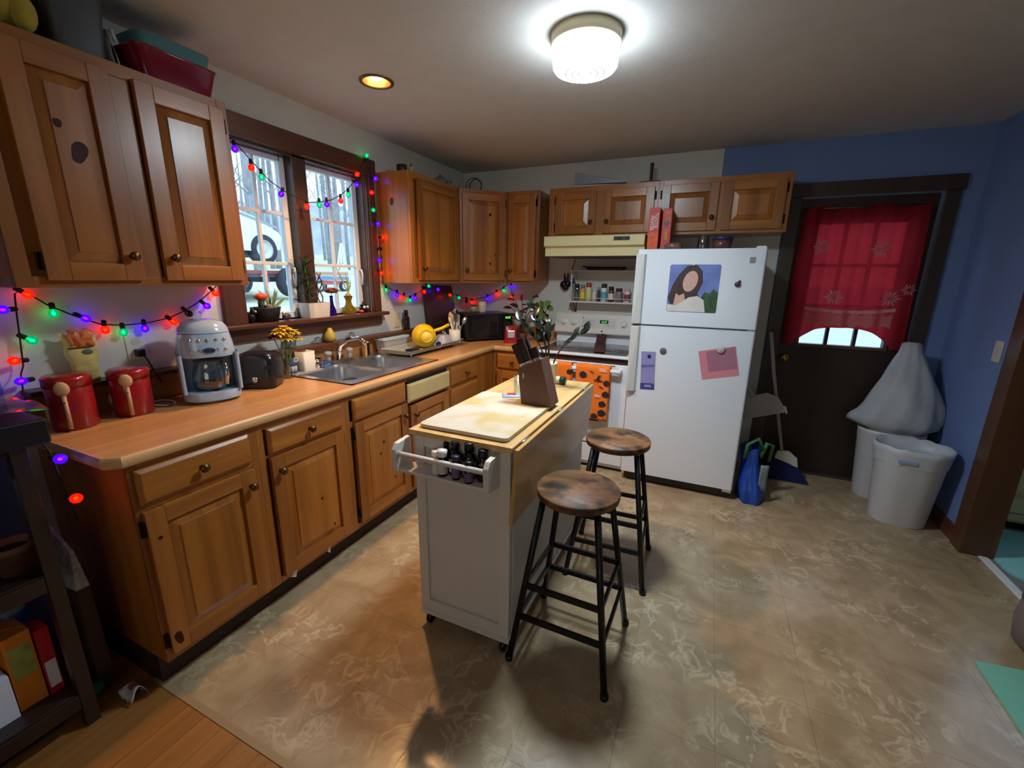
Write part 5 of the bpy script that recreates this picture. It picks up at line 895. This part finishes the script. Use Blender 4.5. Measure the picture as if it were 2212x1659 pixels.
t=thing('plush_toy','round yellow plush toy on the left wall cabinet','plush toy',(.16,-3.055,UT+.0)); ypl=mat('plush_yellow',(176,158,50),.95,bump=.5,bs=150,sheen=.5); B().ell((0,0,.085),.105,.085,.085,20,12).build('body',ypl,t); B().ell((.02,-.04,.16),.06,.055,.055,16,10).build('head',ypl,t); B().ell((.09,.04,.06),.035,.03,.05,12,8).build('foot',ypl,t); B().ell((.09,-.05,.06),.035,.03,.05,12,8).build('foot',ypl,t); B().ell((.11,-.02,.10),.01,.02,.012,10,6).build('patch',mat('plush_dark',(60,40,30),.9),t)
# ================================================================= door curtain
t=thing('door_curtain','sheer red curtain with white snowflakes over the back door window','curtain',(3.10,-.055,1.0)); cr_=cloth('red_voile',(156,36,42),.6,.14)
rod=B().tube([(-.36,0,.95),(.36,0,.95)],.006,8).build('curtain_rod',brass,t)
def cy(x,z): return -.005+.014*math.sin(x*34+1.5*z)+.006*math.sin(x*71)
def cz0(x): a=abs(x)/.34; return .0+.15*(1-min(1,a*1.15)**3) if a<.87 else .02-.05*(a-.87)
def cur(u,v):
    x=-.345+.68*u; zt=.955+.012*math.sin(x*20); zb=cz0(x); xx=x*(1+.03*(1-v)); return (xx,cy(x,v),zb+(zt-zb)*v)
B().grid(cur,70,24).build('voile',cr_,t)
def band(u,v): x=-.25+.52*u; z=.25+.03*(abs(x)/.3)**2; return (x,cy(x,0)-.006,z+(.022)*v)
B().grid(band,50,2).build('lace_edge',cloth('lace_white',(226,214,210),.5,.2),t)
def fringe(u,v): x=-.24+.50*u; z=.165+.008*math.sin(x*90); return (x,cy(x,0)-.006,z+(.085-.02*math.sin(x*90))*v)
B().grid(fringe,90,3).build('fringe',cloth('lace_pink',(230,176,174),.5,.35),t)
sf=cloth('snow_white',(196,170,170),.4)
for (x,z,s) in ((-.21,.70,.062),(.12,.68,.066),(-.09,.36,.062),(.225,.36,.06),(.31,.42,.045)):
    b=B()
    for k in range(12):
        a=2*PI*k/12; w=.16; L=s*(1 if k%2==0 else .82); c,s_=math.cos,math.sin
        P=[(x+.15*s*c(a),z+.15*s*s_(a)),(x+.62*L*c(a-w),z+.62*L*s_(a-w)),(x+L*c(a),z+L*s_(a)),(x+.62*L*c(a+w),z+.62*L*s_(a+w))]
        b.add([(px,cy(px,pz)-.004,pz) for px,pz in P],[(0,1,2,3)])
    b.build('snowflake',sf,t)
# ================================================================= bins, bag, broom
canm=mat('bin_white',(206,206,210),.4)
def bin_(lb,x,y,rz,s=1,h=.50):
    t=thing('waste_bin',lb,'trash can',(x,y,0),rz,'white waste bins'); b=B()
    L=lambda w,d,z,r: [(px,py,z) for px,py in rrect(0,0,w,d,r,7)]
    loft(b,[L(.27,.21,0,.10),L(.28,.22,.01,.105),L(.345,.28,h*.83,.135),L(.35,.285,h*.84,.138),L(.355,.29,h*.93,.14),L(.365,.30,h*.95,.145),L(.37,.305,h,.148),L(.355,.29,h,.14),L(.335,.27,h*.8,.13),L(.26,.2,.012,.095)],0,True,True,True); b.build('bin_body',canm,t); return t
c1_=bin_('nearer white plastic waste bin with liner folded over the rim',3.455,-.535,math.radians(-6))
b=B(); L=lambda w,d,z,r: [(px,py,z+.006*math.sin(8*px*10)) for px,py in rrect(0,0,w,d,r,9)]
loft(b,[L(.352,.287,.40,.138),L(.362,.297,.44,.142),L(.373,.308,.47,.15),L(.382,.317,.506,.155),L(.35,.285,.508,.138),L(.33,.265,.42,.13)],0,True); b.build('bin_liner',mat('liner_white',(214,216,220),.35,alpha=.75),c1_)
B().box(-.09,-.0,-.156,-.150,.425,.445).build('blue_drawstring',mat('liner_blue',(150,172,206),.4),c1_,.002)
bin_('farther white plastic waste bin in the corner by the back door',3.45,-.19,math.radians(2))
t=thing('garbage_bag','full translucent white garbage bag resting in the farther bin','bag',(3.455,-.205,.44)); R=random.Random(6)
def gb_(u,v):
    a=2*PI*u; z=.64*v; prof=[(0,.13),(.10,.14),(.15,.185),(.25,.195),(.4,.17),(.6,.125),(.8,.08),(.93,.05),(1,.045)]
    for i in range(len(prof)-1):
        if prof[i][0]<=v<=prof[i+1][0]: q=(v-prof[i][0])/(prof[i+1][0]-prof[i][0]); r=prof[i][1]*(1-q)+prof[i+1][1]*q; break
    r*=1.12+.05*math.sin(5*a+8*v)+.04*math.sin(9*a-5*v)
    r*=1+.3*max(0,-math.cos(a))**6*math.exp(-((v-.17)/.09)**2)
    return (r*math.cos(a)*(1.02)+.02*math.sin(PI*v),r*.82*math.sin(a)+.02*v,z)
B().grid(gb_,44,26).build('bag_body',mat('bag_white',(170,172,176),.6,var=.06,vs=6,bump=.5,bs=30),t); B().ell((.0,.02,.64),.05,.04,.012,14,8,noise=.2,seed=4).build('knot',M('bag_white'),t)
t=thing('dustpan','pale grey dustpan leaning against the wall behind the refrigerator side','dustpan',(2.665,-.36,.52),rot=(math.radians(8),math.radians(-20),0)); dpm=mat('dustpan_grey',(166,162,160),.45)
B().prism([(-.12,0),(.15,0),(.12,.12),(.06,.17),(-.06,.17),(-.12,.10)],0,.008,'y').build('pan',dpm,t,.003); b=B(); b.box(-.125,-.118,-.03,.0,0,.12); b.box(.14,.15,-.03,.0,0,.05); b.build('side_lip',dpm,t,.002); B().tube([(-.03,.004,.16),(-.05,.0,.26),(-.06,.0,.33)],[.02,.016,.014],10).build('handle',dpm,t)
t=thing('broom','angled broom with grey handle and blue bristles by the back door','broom',(2.86,-.21,0)); hp=mat('broom_grey',(170,166,164),.45)
B().tube([(-.02,.0,.235),(-.165,-.10,.83),(-.225,-.13,1.12)],.0115,10).build('handle',hp,t); b=B(); b.hexa([(-.06,-.02,.17),(.06,-.02,.135),(.06,.02,.135),(-.06,.02,.17)],[(-.045,-.016,.23),(.03,-.016,.235),(.03,.016,.235),(-.045,.016,.23)]); b.hexa([(.055,-.02,.12),(.10,-.02,.115),(.10,.02,.115),(.055,.02,.12)],[(.03,-.016,.235),(.085,-.016,.19),(.085,.016,.19),(.03,.016,.235)]); b.build('broom_head',mat('broom_white',(204,198,180),.5),t,.006)
br2=mat('bristle_navy',(24,34,84),.9,bump=.6,bs=200); b=B()
for k in range(14):
    x=-.055+.0112*k; top=.17-.0035*k; xb=-.10+.021*k
    for yy in (-.014,0,.014): b.hexa([(xb-.011,yy-.011,.004),(xb+.011,yy-.011,.004),(xb+.011,yy+.011,.004),(xb-.011,yy+.011,.004)],[(x-.006,yy-.006,top),(x+.006,yy-.006,top),(x+.006,yy+.006,top),(x-.006,yy+.006,top)])
o=b.build('bristles',br2,t); o['kind']='stuff'
t=thing('blue_bag','crumpled blue plastic bag with green straps on the floor by the refrigerator','bag',(2.625,-.62,0)); R=random.Random(9)
def bb(u,v):
    a=2*PI*u; w=.09*(1+.15*math.sin(3*a+6*v)); z=.36*v; s=1-.35*v+.12*math.sin(7*v); return (w*s*math.cos(a)*.95+.0-.03*v,.11*s*math.sin(a)*(1+.1*math.sin(5*a))-.02+.05*v,z+.012*math.sin(4*a)*(0<v))
B().grid(bb,36,20).build('bag_body',mat('bag_blue',(26,68,158),.25,var=.25,vs=10,bump=.5,bs=18),t)
gs_=mat('strap_green',(70,120,70),.5); B().tube([(-.07,-.05,.30),(-.06,-.06,.40),(-.0,-.03,.44),(.04,.0,.36)],.012,8).build('strap',gs_,t); B().tube([(.03,.0,.30),(.06,.02,.40),(.1,.05,.38),(.09,.06,.26)],.012,8).build('strap',gs_,t); B().grid(lambda u,v:(.03+.05*u,-.09+.02*u-.0*v,.09+.19*v),4,6).build('printed_panel',mat('bag_panel',(128,142,150),.4,var=.2,vs=20),t,solid=.002); B().grid(lambda u,v:(-.08+.10*u,-.02+.08*v,.30+.06*math.sin(3*u+2*v)),8,8).build('inner_fold',mat('bag_teal',(24,84,110),.4),t,solid=.002)
# ================================================================= mats, pouf, heater
o=B().prism([(3.345,-1.745),(3.62,-1.71),(3.62,-2.62),(3.33,-2.62)],.0,.008,'z').build('floor_mat',mat('mint_mat',(126,196,172),.7,bump=.2,bs=200),None,.002); tag(o,'mint green foam mat on the vinyl floor at the right edge','mat','mint mats')
o=B().prism(rrect(4.22,-.72,.84,.62,.12,6),-.0005,.012,'z').build('bath_mat',mat('aqua_mat',(140,206,200),.7,bump=.2,bs=200),None,.002); tag(o,'aqua mat on the grey floor beyond the opening','mat','mint mats')
t=thing('floor_pouf','low round taupe pouf at the right edge of the kitchen','pouf',(3.68,-1.57,0)); B().lathe([(0,0),(.12,0),(.14,.02),(.15,.11),(.142,.2),(.11,.225),(0,.228)],n=32).build('cushion',mat('pouf_taupe',(120,106,102),.8,bump=.2,bs=120),t); B().lathe([(.143,.2),(.146,.205),(.139,.21)],n=32,cap=False).build('piping',mat('pouf_dark',(84,70,66),.8),t)
t=thing('baseboard_heater','cream baseboard heater along the wall of the side room','heater',(4.6,-.302,0)); hm_=mat('heater_cream',(206,206,170),.5); b=B(); b.prism([(0,.19),(-.02,.205),(-.055,.19),(-.06,.06),(-.05,.04),(0,.03)],-.75,.75,'x'); b.build('cover',hm_,t,.003); B().box(-.75,.75,-.063,-.058,.10,.108).build('louvre',mat('louvre_dark',(150,150,120),.5),t); B().box(-.74,.74,-.05,-.01,.0,.03).build('plinth',dark_m,t)
# ================================================================= dark shelf unit by the counter end
t=thing('shelf_unit','dark brown open shelf unit at the left edge by the counter end','shelf',(.26,-3.62,0)); dkw=wood('dark_shelf',(28,16,12),(46,28,20),'z',9,.45,0)
for x in (-.23,.225):
    for y in (-.30,.285): B().box(x-.018,x+.018,y-.018,y+.018,0,.98).build('post',dkw,t,.002)
for z in (.115,.56,.96): B().box(-.235,.235,-.31,.295,z,z+.02).build('shelf_board',dkw,t,.002)
for z in (.10,.545): B().box(.20,.245,-.28,.265,z-.02,z+.03).build('front_rail',dkw,t,.002)
o=B().box(.06,.52,-3.86,-3.268,.9812,1.055).build('black_case',mat('case_black',(14,13,14),.5),None,.006); tag(o,'flat black case lying on top of the dark shelf unit','case')
t=thing('wrapped_package','clear plastic wrapped pink package on the black case','package',(.28,-3.42,1.0555)); B().ell((0,-.02,.018),.15,.12,.02,20,8,noise=.06,seed=2).build('pink_content',mat('pink_meat',(176,110,118),.4,var=.2,vs=12),t); B().grid(lambda u,v:(-.2+.42*u,-.16+.33*v,.012+.035*math.exp(-((u-.5)**2+(v-.4)**2)*6)+.006*math.sin(14*u)*math.sin(11*v)+.012*v),20,16).build('clear_wrap',thin('wrap_film',(214,210,212),.28,.18),t)
def carton(lb,x,y,z,w,d,h,m,rz=0,panel=None,name='carton_box'):
    t=thing(name,lb,'box',(x,y,z),rz,'boxes on the dark shelf unit'); B().box(-w/2,w/2,-d/2,d/2,0,h).build('carton',m,t,.001)
    if panel: B().box(w/2,w/2+.0008,-d*.4,d*.4,h*panel[0],h*panel[1]).build('printed_panel',panel[2],t)
    return t
sh=.1352; fs=.5802
carton('orange box with green label on the lower dark shelf',.36,-3.425,sh,.12,.062,.26,mat('carton_orange',(206,122,30),.5),.0,(.42,.85,mat('carton_green',(150,160,84),.5,var=.3,vs=30)))
carton('white box standing at the left of the orange box',.40,-3.495,sh,.07,.066,.15,mat('carton_white',(206,212,226),.5))
carton('red box with white panels on the lower dark shelf',.39,-3.373,sh,.07,.032,.24,mat('carton_red',(176,26,38),.5),0,(.1,.5,mat('carton_panel',(214,214,220),.5)))
t=thing('snack_canister','blue canister standing behind the red box on the shelf','canister',(.285,-3.392,sh)); B().lathe([(0,0),(.034,0),(.034,.27),(.03,.275),(0,.275)],n=22).build('tube',mat('canister_blue',(24,60,150),.4),t); B().lathe([(.0355,.27),(.0355,.29),(0,.292)],n=22).build('lid',mat('canister_teal',(110,150,150),.4),t)
carton('grey flour carton behind the white box',.24,-3.53,sh,.10,.12,.24,mat('carton_grey',(120,114,114),.6))
t=thing('terracotta_pot','small brown plant pot on the upper dark shelf','pot',(.40,-3.375,fs)); B().lathe([(0,0),(.035,0),(.048,.075),(.053,.075),(.053,.095),(.047,.095),(.043,.07),(0,.07)],n=22).build('pot_body',mat('terracotta',(110,72,58),.7),t); B().lathe([(0,.075),(.042,.075)],n=16,cap=False).build('soil',M('soil'),t)
bottle('green glass bottle on the upper dark shelf',.30,-3.40,fs,.032,.25,mat('bottle_green',(36,84,66),.15,trans=.4),mat('cap_teal',(110,150,140),.4),None,.4)
carton('blue-grey carton at the left of the upper dark shelf',.34,-3.50,fs,.09,.09,.27,mat('carton_blue',(96,116,150),.5))
carton('dark box below the shelf top in the unit',.12,-3.48,fs,.14,.16,.3,mat('carton_dark',(40,34,36),.5))
t=thing('clear_bin','shallow clear plastic bin on the floor under the shelf unit','bin',(.30,-3.50,.0)); b=B(); loft(b,[[(x,y,0) for x,y in rrect(0,0,.24,.26,.02,3)],[(x,y,.07) for x,y in rrect(0,0,.27,.29,.02,3)],[(x,y,.07) for x,y in rrect(0,0,.26,.28,.02,3)],[(x,y,.004) for x,y in rrect(0,0,.235,.255,.02,3)]],0,True,True,True); b.build('bin_body',thin('bin_clear',(206,212,222),.25),t)
t=thing('paper_bag','patterned paper bag squeezed between the shelf unit and base cabinet','bag',(.36,-3.25,.0)); b=B(); b.hexa([(-.12,-.02,0),(.03,-.02,0),(.03,.025,0),(-.12,.025,0)],[(-.12,-.015,.40),(.03,-.015,.42),(.03,.02,.42),(-.12,.02,.40)]); b.build('bag_body',mat('bag_kraft',(70,54,46),.7),t); b=B(); b.hexa([(-.12,-.015,.40),(.03,-.015,.42),(.03,.02,.42),(-.12,.02,.40)],[(-.10,-.004,.62),(.02,-.004,.56),(.02,.006,.56),(-.10,.006,.62)]); b.build('folded_top',mat('bag_pattern',(178,184,184),.6,var=.4,vs=40),t)
t=thing('chip_packet','shiny white wrapper lying on the floor by the base cabinet end','packet',(.50,-3.225,.0)); B().grid(lambda u,v:(-.055+.11*u,-.028+.05*v,.004+.05*u*math.sin(PI*v)+.012*math.sin(9*u)),10,8).build('wrapper',mat('foil_white',(206,212,220),.25,metal=.3,var=.25,vs=30),t,solid=.0015); B().box(-.01,.03,-.01,.01,.03,.034).build('print_patch',mat('patch_red',(150,70,80),.5),t)
t=thing('green_ball','small green ball on the floor under the shelf unit corner','ball',(.395,-3.285,.028)); B().ell((0,0,0),.028,.028,.028,16,10).build('shell',mat('ball_green',(30,110,70),.4),t); B().lathe([(.0283,-.003),(.0285,0),(.0283,.003)],n=20,cap=False).build('seam',mat('ball_dark',(16,70,44),.5),t)
# ================================================================= string lights
sl=thing('string_lights','black string of red, green and purple bulbs draped over the wall and window','string lights',(.03,-1.8,1.4)); OFF=Vector((.03,-1.8,1.4))
wm_=mat('wire_black',(18,20,18),.6)
RGB={'r':(255,40,8),'g':(0,200,120),'p':(88,10,255),'o':(40,54,50)}
BC={k:bulbglass('bulb_glass_'+k,RGB[k],{'r':.5,'g':.3,'p':.55,'o':0}[k]) for k in RGB}
CO={k:mat('bulb_core_'+k,RGB[k],.4,emit={'r':(255,84,30),'g':(40,255,180),'p':(140,50,255),'o':RGB[k]}[k],es={'r':BULB,'g':BULB*.7,'p':BULB,'o':0}[k]) for k in RGB}
meshes={}
def bulb(p,k,d=(0,0,-1)):
    d=Vector(d).normalized(); q=Vector((0,0,-1)).rotation_difference(d).to_euler()
    if k not in meshes:
        o=B().lathe([(0,-.047),(.008,-.045),(.0135,-.038),(.0155,-.030),(.0135,-.022),(.008,-.015),(.007,-.012)],n=14,cap=False).build('bulb',BC[k],sl); meshes[k]=o.data
        c=B().ell((0,0,-.029),.0055,.0055,.007,8,6).build('filament',CO[k],o); meshes[k+'c']=c.data
    else:
        o=bpy.data.objects.new('bulb',meshes[k]); COL.objects.link(o); o.parent=sl; c=bpy.data.objects.new('filament',meshes[k+'c']); COL.objects.link(c); c.parent=o
    if 'socket' not in meshes: s=B().lathe([(.0085,-.014),(.0085,.006),(.005,.010),(0,.011)],n=10,cap=True).build('socket',wm_,o); meshes['socket']=s.data
    else: s=bpy.data.objects.new('socket',meshes['socket']); COL.objects.link(s); s.parent=o
    o.rotation_euler=q; o.location=Vector(p)-OFF-d*.03
WIRES=[[(.47,-3.245,.70),(.46,-3.25,.79),(.46,-3.26,.925),(.30,-3.235,.965),(.10,-3.18,1.06),(.03,-3.154,1.11),(.03,-3.143,1.138),(.03,-3.134,1.228),(.03,-3.126,1.316),(.03,-3.118,1.387),(.03,-3.1,1.402),(.03,-3.04,1.343),(.03,-2.977,1.302),(.03,-2.907,1.264),(.03,-2.834,1.252),(.03,-2.743,1.255),(.03,-2.661,1.269),(.03,-2.6,1.293),(.03,-2.524,1.334),(.03,-2.465,1.379),(.03,-2.43,1.41),(.05,-2.425,1.6),(.05,-2.40,1.95),(.05,-2.272,2.097),(.05,-2.232,2.057),(.05,-2.179,2.011),(.05,-2.099,1.944),(.05,-2.017,1.905),(.05,-1.938,1.884),(.05,-1.862,1.869),(.05,-1.778,1.882),(.05,-1.688,1.908),(.05,-1.61,1.947),(.05,-1.54,1.997),(.05,-1.469,2.065),(.05,-1.41,2.154),(.05,-1.341,2.225),(.05,-1.312,2.146),(.05,-1.30,2.026),(.05,-1.295,1.912),(.05,-1.285,1.824),(.05,-1.275,1.702),(.05,-1.27,1.577),(.05,-1.262,1.45),(.045,-1.25,1.405),(.03,-1.18,1.376),(.03,-1.076,1.336),(.03,-.994,1.309),(.03,-.918,1.306),(.03,-.844,1.322),(.05,-.755,1.369),(.055,-.677,1.399),(.06,-.576,1.374),(.07,-.432,1.331),(.06,-.235,1.284),(.04,-.05,1.255),(.115,-.03,1.248),(.243,-.03,1.279),(.368,-.03,1.335),(.451,-.03,1.384),(.508,-.03,1.41),(.52,-.03,1.292),(.55,-.03,1.198),(.589,-.03,1.156),(.637,-.03,1.115)]]
for w in WIRES: B().tube([Vector(p)-OFF for p in w],.0026,6).build('wire',wm_,sl)
BL=[(.03,-3.086,1.384,'r',(0,.6,-.5)),(.03,-3.032,1.314,'g',0),(.03,-2.945,1.289,'p',(0,.6,-.4)),(.03,-2.893,1.239,'r',0),(.03,-2.836,1.223,'g',0),(.03,-2.759,1.231,'p',0),(.03,-2.645,1.251,'r',(0,.6,-.6)),(.03,-2.577,1.283,'o',(0,.5,-.6)),(.03,-2.492,1.313,'p',(0,.6,-.6)),(.03,-2.444,1.372,'r',(0,.5,-.6)),
(.06,-3.165,1.337,'p',(.3,-1,0)),(.04,-3.108,1.225,'g',(.3,.6,-.5)),(.06,-3.17,1.163,'r',(.3,-1,.1)),(.06,-3.167,1.09,'p',(.3,-.8,0)),(.52,-3.262,.925,'p',(1,.2,0)),(.52,-3.25,.79,'r',(1,.3,0)),
(.05,-2.263,2.049,'p',0),(.05,-2.188,1.983,'r',0),(.05,-2.138,1.948,'g',0),(.05,-2.033,1.885,'p',(0,-.4,-.8)),(.05,-1.871,1.845,'r',0),(.05,-1.78,1.866,'g',0),(.05,-1.723,1.877,'p',0),(.05,-1.61,1.915,'r',0),(.05,-1.543,1.961,'g',0),(.05,-1.459,2.036,'p',(.5,.3,-.6)),(.05,-1.45,2.10,'r',(.6,.2,.4)),(.05,-1.349,2.235,'g',(.3,.1,1)),(.06,-1.29,2.105,'p',(.4,.8,0)),(.06,-1.335,2.009,'r',(.6,-.6,0)),(.06,-1.33,1.899,'g',(.6,-.6,0)),(.06,-1.29,1.814,'p',(.6,.0,-.5)),(.06,-1.245,1.727,'r',(.4,.9,0)),(.06,-1.285,1.649,'o',(.6,-.3,0)),(.06,-1.30,1.57,'p',(.5,-.7,0)),(.06,-1.285,1.482,'r',(.6,0,-.5)),
(.03,-1.212,1.36,'g',0),(.03,-1.089,1.322,'p',0),(.03,-1.006,1.298,'r',0),(.03,-.932,1.274,'g',0),(.03,-.864,1.29,'p',0),(.05,-.764,1.339,'r',0),(.06,-.712,1.384,'g',(.7,0,-.4)),(.075,-.598,1.355,'p',(.5,0,-1)),(.09,-.433,1.303,'r',(.8,0,-.5)),(.07,-.244,1.271,'g',(.6,0,-.6)),(.04,-.06,1.23,'o',0),(.085,-.03,1.22,'r',0),(.259,-.03,1.262,'p',0),(.354,-.03,1.308,'r',0),(.432,-.03,1.341,'g',0),(.509,-.03,1.377,'p',0),(.52,-.045,1.282,'r',(0,-1,-.5))]
for (x,y,z,k,d) in BL: bulb((x,y,z),k,d if d else (0,0,-1))
# ================================================================= outside: truck, trailer, trees
def gz(x): return .25+.075*(-x)
def wheel(t,x,y,z,r,w=.24,name='wheel'):
    o=B().lathe([(r*.62,-w/2),(r*.9,-w/2),(r,-w*.35),(r,w*.35),(r*.9,w/2),(r*.62,w/2)],(x,y,z),28,'x',cap=False).build(name,mat('tyre',(52,56,66),.8),t); B().lathe([(0,w*.2),(r*.2,w*.25),(r*.3,w*.1),(r*.55,w*.25),(r*.62,w*.5),(r*.62,-w*.5),(0,-w*.5)],(x,y,z),20,'x').build('rim',mat('rim_silver',(214,214,210),.35,metal=.4),o); return o
tk_=thing('pickup_truck','white pickup truck loaded high on a trailer outside the window','truck',(-8.8,3.0,1.45)); tw2=mat('truck_white',(232,236,240),.3,coat=.3)
# profile in (y,z) relative to the base; nose to the right (+y), pitched down
def yz(l): return [(a-3.0,b-1.45) for a,b in l]
b=B(); b.prism(yz([(1.2,2.15),(1.2,2.85),(1.5,3.5),(2.6,3.55),(3.0,2.95),(3.6,2.80),(4.22,2.48),(4.30,2.36),(4.22,2.06),(4.02,2.05),(3.96,2.27),(3.84,2.38),(3.66,2.37),(3.53,2.22),(3.46,2.0),(3.0,2.0)]),-.85,.85,'x'); b.build('cab_body',tw2,tk_,.05,seg=3)
b=B(); b.prism(yz([(1.62,2.95),(1.75,3.42),(2.5,3.46),(2.82,2.98)]),.851,.86,'x'); b.build('side_window',mat('truck_glass',(70,84,100),.1),tk_); B().prism(yz([(2.7,3.0),(4.2,2.62),(4.22,2.56),(2.7,2.94)]),.851,.862,'x').build('side_trim',mat('truck_trim',(150,160,170),.4),tk_)
for (y,z) in ((.78,.60),(-1.5,.72)): 
    for x in (-.72,.76): wheel(tk_,x,y,z,.36)
b=B(); b.box(-.7,.7,-1.9,.95,.42,.6); b.build('chassis',mat('chassis_dark',(70,76,90),.7),tk_)
tl=thing('flatbed_trailer','dark flatbed trailer carrying the white truck outside','trailer',(-8.7,3.2,gz(-8.7))); tm=mat('trailer_dark',(74,80,100),.6,var=.15,vs=4)
b=B(); b.box(-.95,.95,-2.4,1.05,.48,.60); b.build('deck',tm,tl,.01)
for y in (-2.0,-1.2,-.4,.4,.95): B().box(-.95,.95,y,y+.08,.36,.48).build('crossmember',tm,tl)
B().box(.95,1.0,-2.4,1.05,.56,.64).build('side_rail',mat('rail_red',(150,60,60),.5),tl)
for x in (-1.0,1.05): wheel(tl,x,.98,.36,.36)
for x in (-1.0,1.05): wheel(tl,x,-.6,.36,.36)
for (y,lbx) in ((.2,'lamp'),(-1.4,'lamp')): B().box(1.0,1.02,y,y+.1,.5,.54).build('marker_lamp',mat('amber_lamp',(236,110,50),.4),tl)
t=thing('lumber_cart','low cart stacked with red and blue boards outside the right window','cart',(-9.2,6.5,gz(-9.2))); 
for k,(c,nm_) in enumerate((((186,92,86),'board_red'),((120,140,180),'board_blue'),((196,150,120),'board_tan'))): B().box(-.5,.5,-.7,.75,.22+.14*k,.33+.14*k).build('board',mat(nm_,c,.6),t,.01)
for x in (-.45,.5):
    for y in (-.5,.5): wheel(t,x,y,.17,.17,.1)
t=thing('ladder','white folding ladder standing outside the right window','ladder',(-9.9,8.2,gz(-9.9))); lw=mat('ladder_white',(226,232,240),.4)
for (y0,y1) in ((-.42,.0),(-.2,.06),(.34,.04)): B().tube([(0,y0,.0),(0,y1,1.55)],.035,8).build('rail',lw,t)
for k in range(4): f=.2+.2*k; B().tube([(0,-.42*(1-f),1.55*f),(0,.34*(1-f)+.04*f,1.55*f)],.02,6).build('rung',lw,t)
bark=mat('bark_grey',(158,158,160),.9,var=.2,vs=3)
R=random.Random(21); n_t=0
def tree(x,y,h,r):
    t=thing('bare_tree','tall bare leafless tree in the woods outside the window','tree',(x,y,gz(x)-.1),R.uniform(0,6),'bare trees outside'); lean=R.uniform(-.04,.04)
    B().tube([(lean*h*q,.03*math.sin(6*q)*h*.2,h*q) for q in (0,.2,.4,.6,.8,1)],[r,r*.85,r*.7,r*.52,r*.34,r*.12],7).build('trunk',bark,t)
    b=B()
    for k in range(13):
        q=R.uniform(.28,.95); a=R.uniform(0,6.28); L=h*R.uniform(.10,.22)*(1.15-q); p=Vector((lean*h*q,.03*math.sin(6*q)*h*.2,h*q)); e=p+Vector((math.cos(a)*L*.7,math.sin(a)*L*.7,L*R.uniform(.6,1.1))); m=(p+e)/2+Vector((0,0,-.08*L)); rr=r*.28*(1.1-q)
        b.tube([p,m,e],[rr,rr*.7,rr*.3],5)
        for j in range(3): f=m.lerp(e,.3*j); g=f+Vector((R.uniform(-.4,.4),R.uniform(-.4,.4),R.uniform(.2,.6)))*L*.6; b.tube([f,g],[rr*.45,rr*.15],4)
    o=b.build('branches',bark,t); o['kind']='stuff'
for k in range(95):
    d=R.uniform(13,46); s=(k+R.uniform(0,1))/95
    # fan of directions seen through the window
    ang=math.radians(95-(-62)*0) ; ty=-2.2+(d+2.2)*(.42+1.05*s)*1.0
    tree(-d,ty+R.uniform(-1,1),R.uniform(11,17),R.uniform(.09,.2))
# ================================================================= lamps
lp=thing('ceiling_lamp','round flush ceiling lamp with glowing ribbed glass drum','ceiling light',(1.662,-1.872,2.272))
B().lathe([(.139,.128),(.139,.088),(.13,.083),(.122,.083),(.122,.128)],n=44).build('base_ring',mat('lamp_base',(222,208,176),.5),lp)
pr=[(.118,.09),(.126,.08)]
for k in range(4): z=.074-.014*k; pr+=[(.130,z),(.126,z-.007)]
pr+=[(.128,.016),(.120,.005),(.108,.0)]
B().lathe(pr,n=44,cap=False).build('glass_drum',mat('lamp_glass',(255,255,250),.3,emit=(226,244,255),es=LAMP),lp)
B().lathe([(.108,.0),(.06,-.003),(.0,-.004)],n=44,cap=False).build('glass_bottom',mat('lamp_glass_bottom',(255,255,250),.3,emit=(226,243,255),es=LAMPB),lp)
for r in (.032,.058,.084): B().lathe([(r,-.002),(r-.001,-.010),(r-.010,-.010),(r-.011,-.002)],n=12,cap=False,sm=False).build('rib_ring',mat('lamp_rib',(226,236,232),.3,emit=(226,255,240),es=.55),lp)
rc=thing('recessed_light','recessed ceiling light with a warm glowing bulb','ceiling light',(.595,-1.86,2.40))
B().lathe([(.083,-.001),(.083,-.006),(.067,-.006),(.067,.0),(.055,.10),(.0,.102)],n=32,cap=False).build('trim_ring',mat('can_inner',(120,84,52),.35,metal=.6),rc)
B().lathe([(.0,.008),(.028,.012),(.044,.03),(.034,.065),(.016,.1)],n=20,cap=False).build('bulb',mat('can_bulb',(255,190,120),.4,emit=(255,206,140),es=40),rc)
ld=bpy.data.lights.new('recessed_spot','SPOT'); ld.energy=CAN; ld.color=(1,.52,.2); ld.spot_size=math.radians(116); ld.spot_blend=.5; ld.shadow_soft_size=.035
lo=bpy.data.objects.new('spot_lamp',ld); COL.objects.link(lo); lo.parent=rc; lo.location=(0,0,.004)
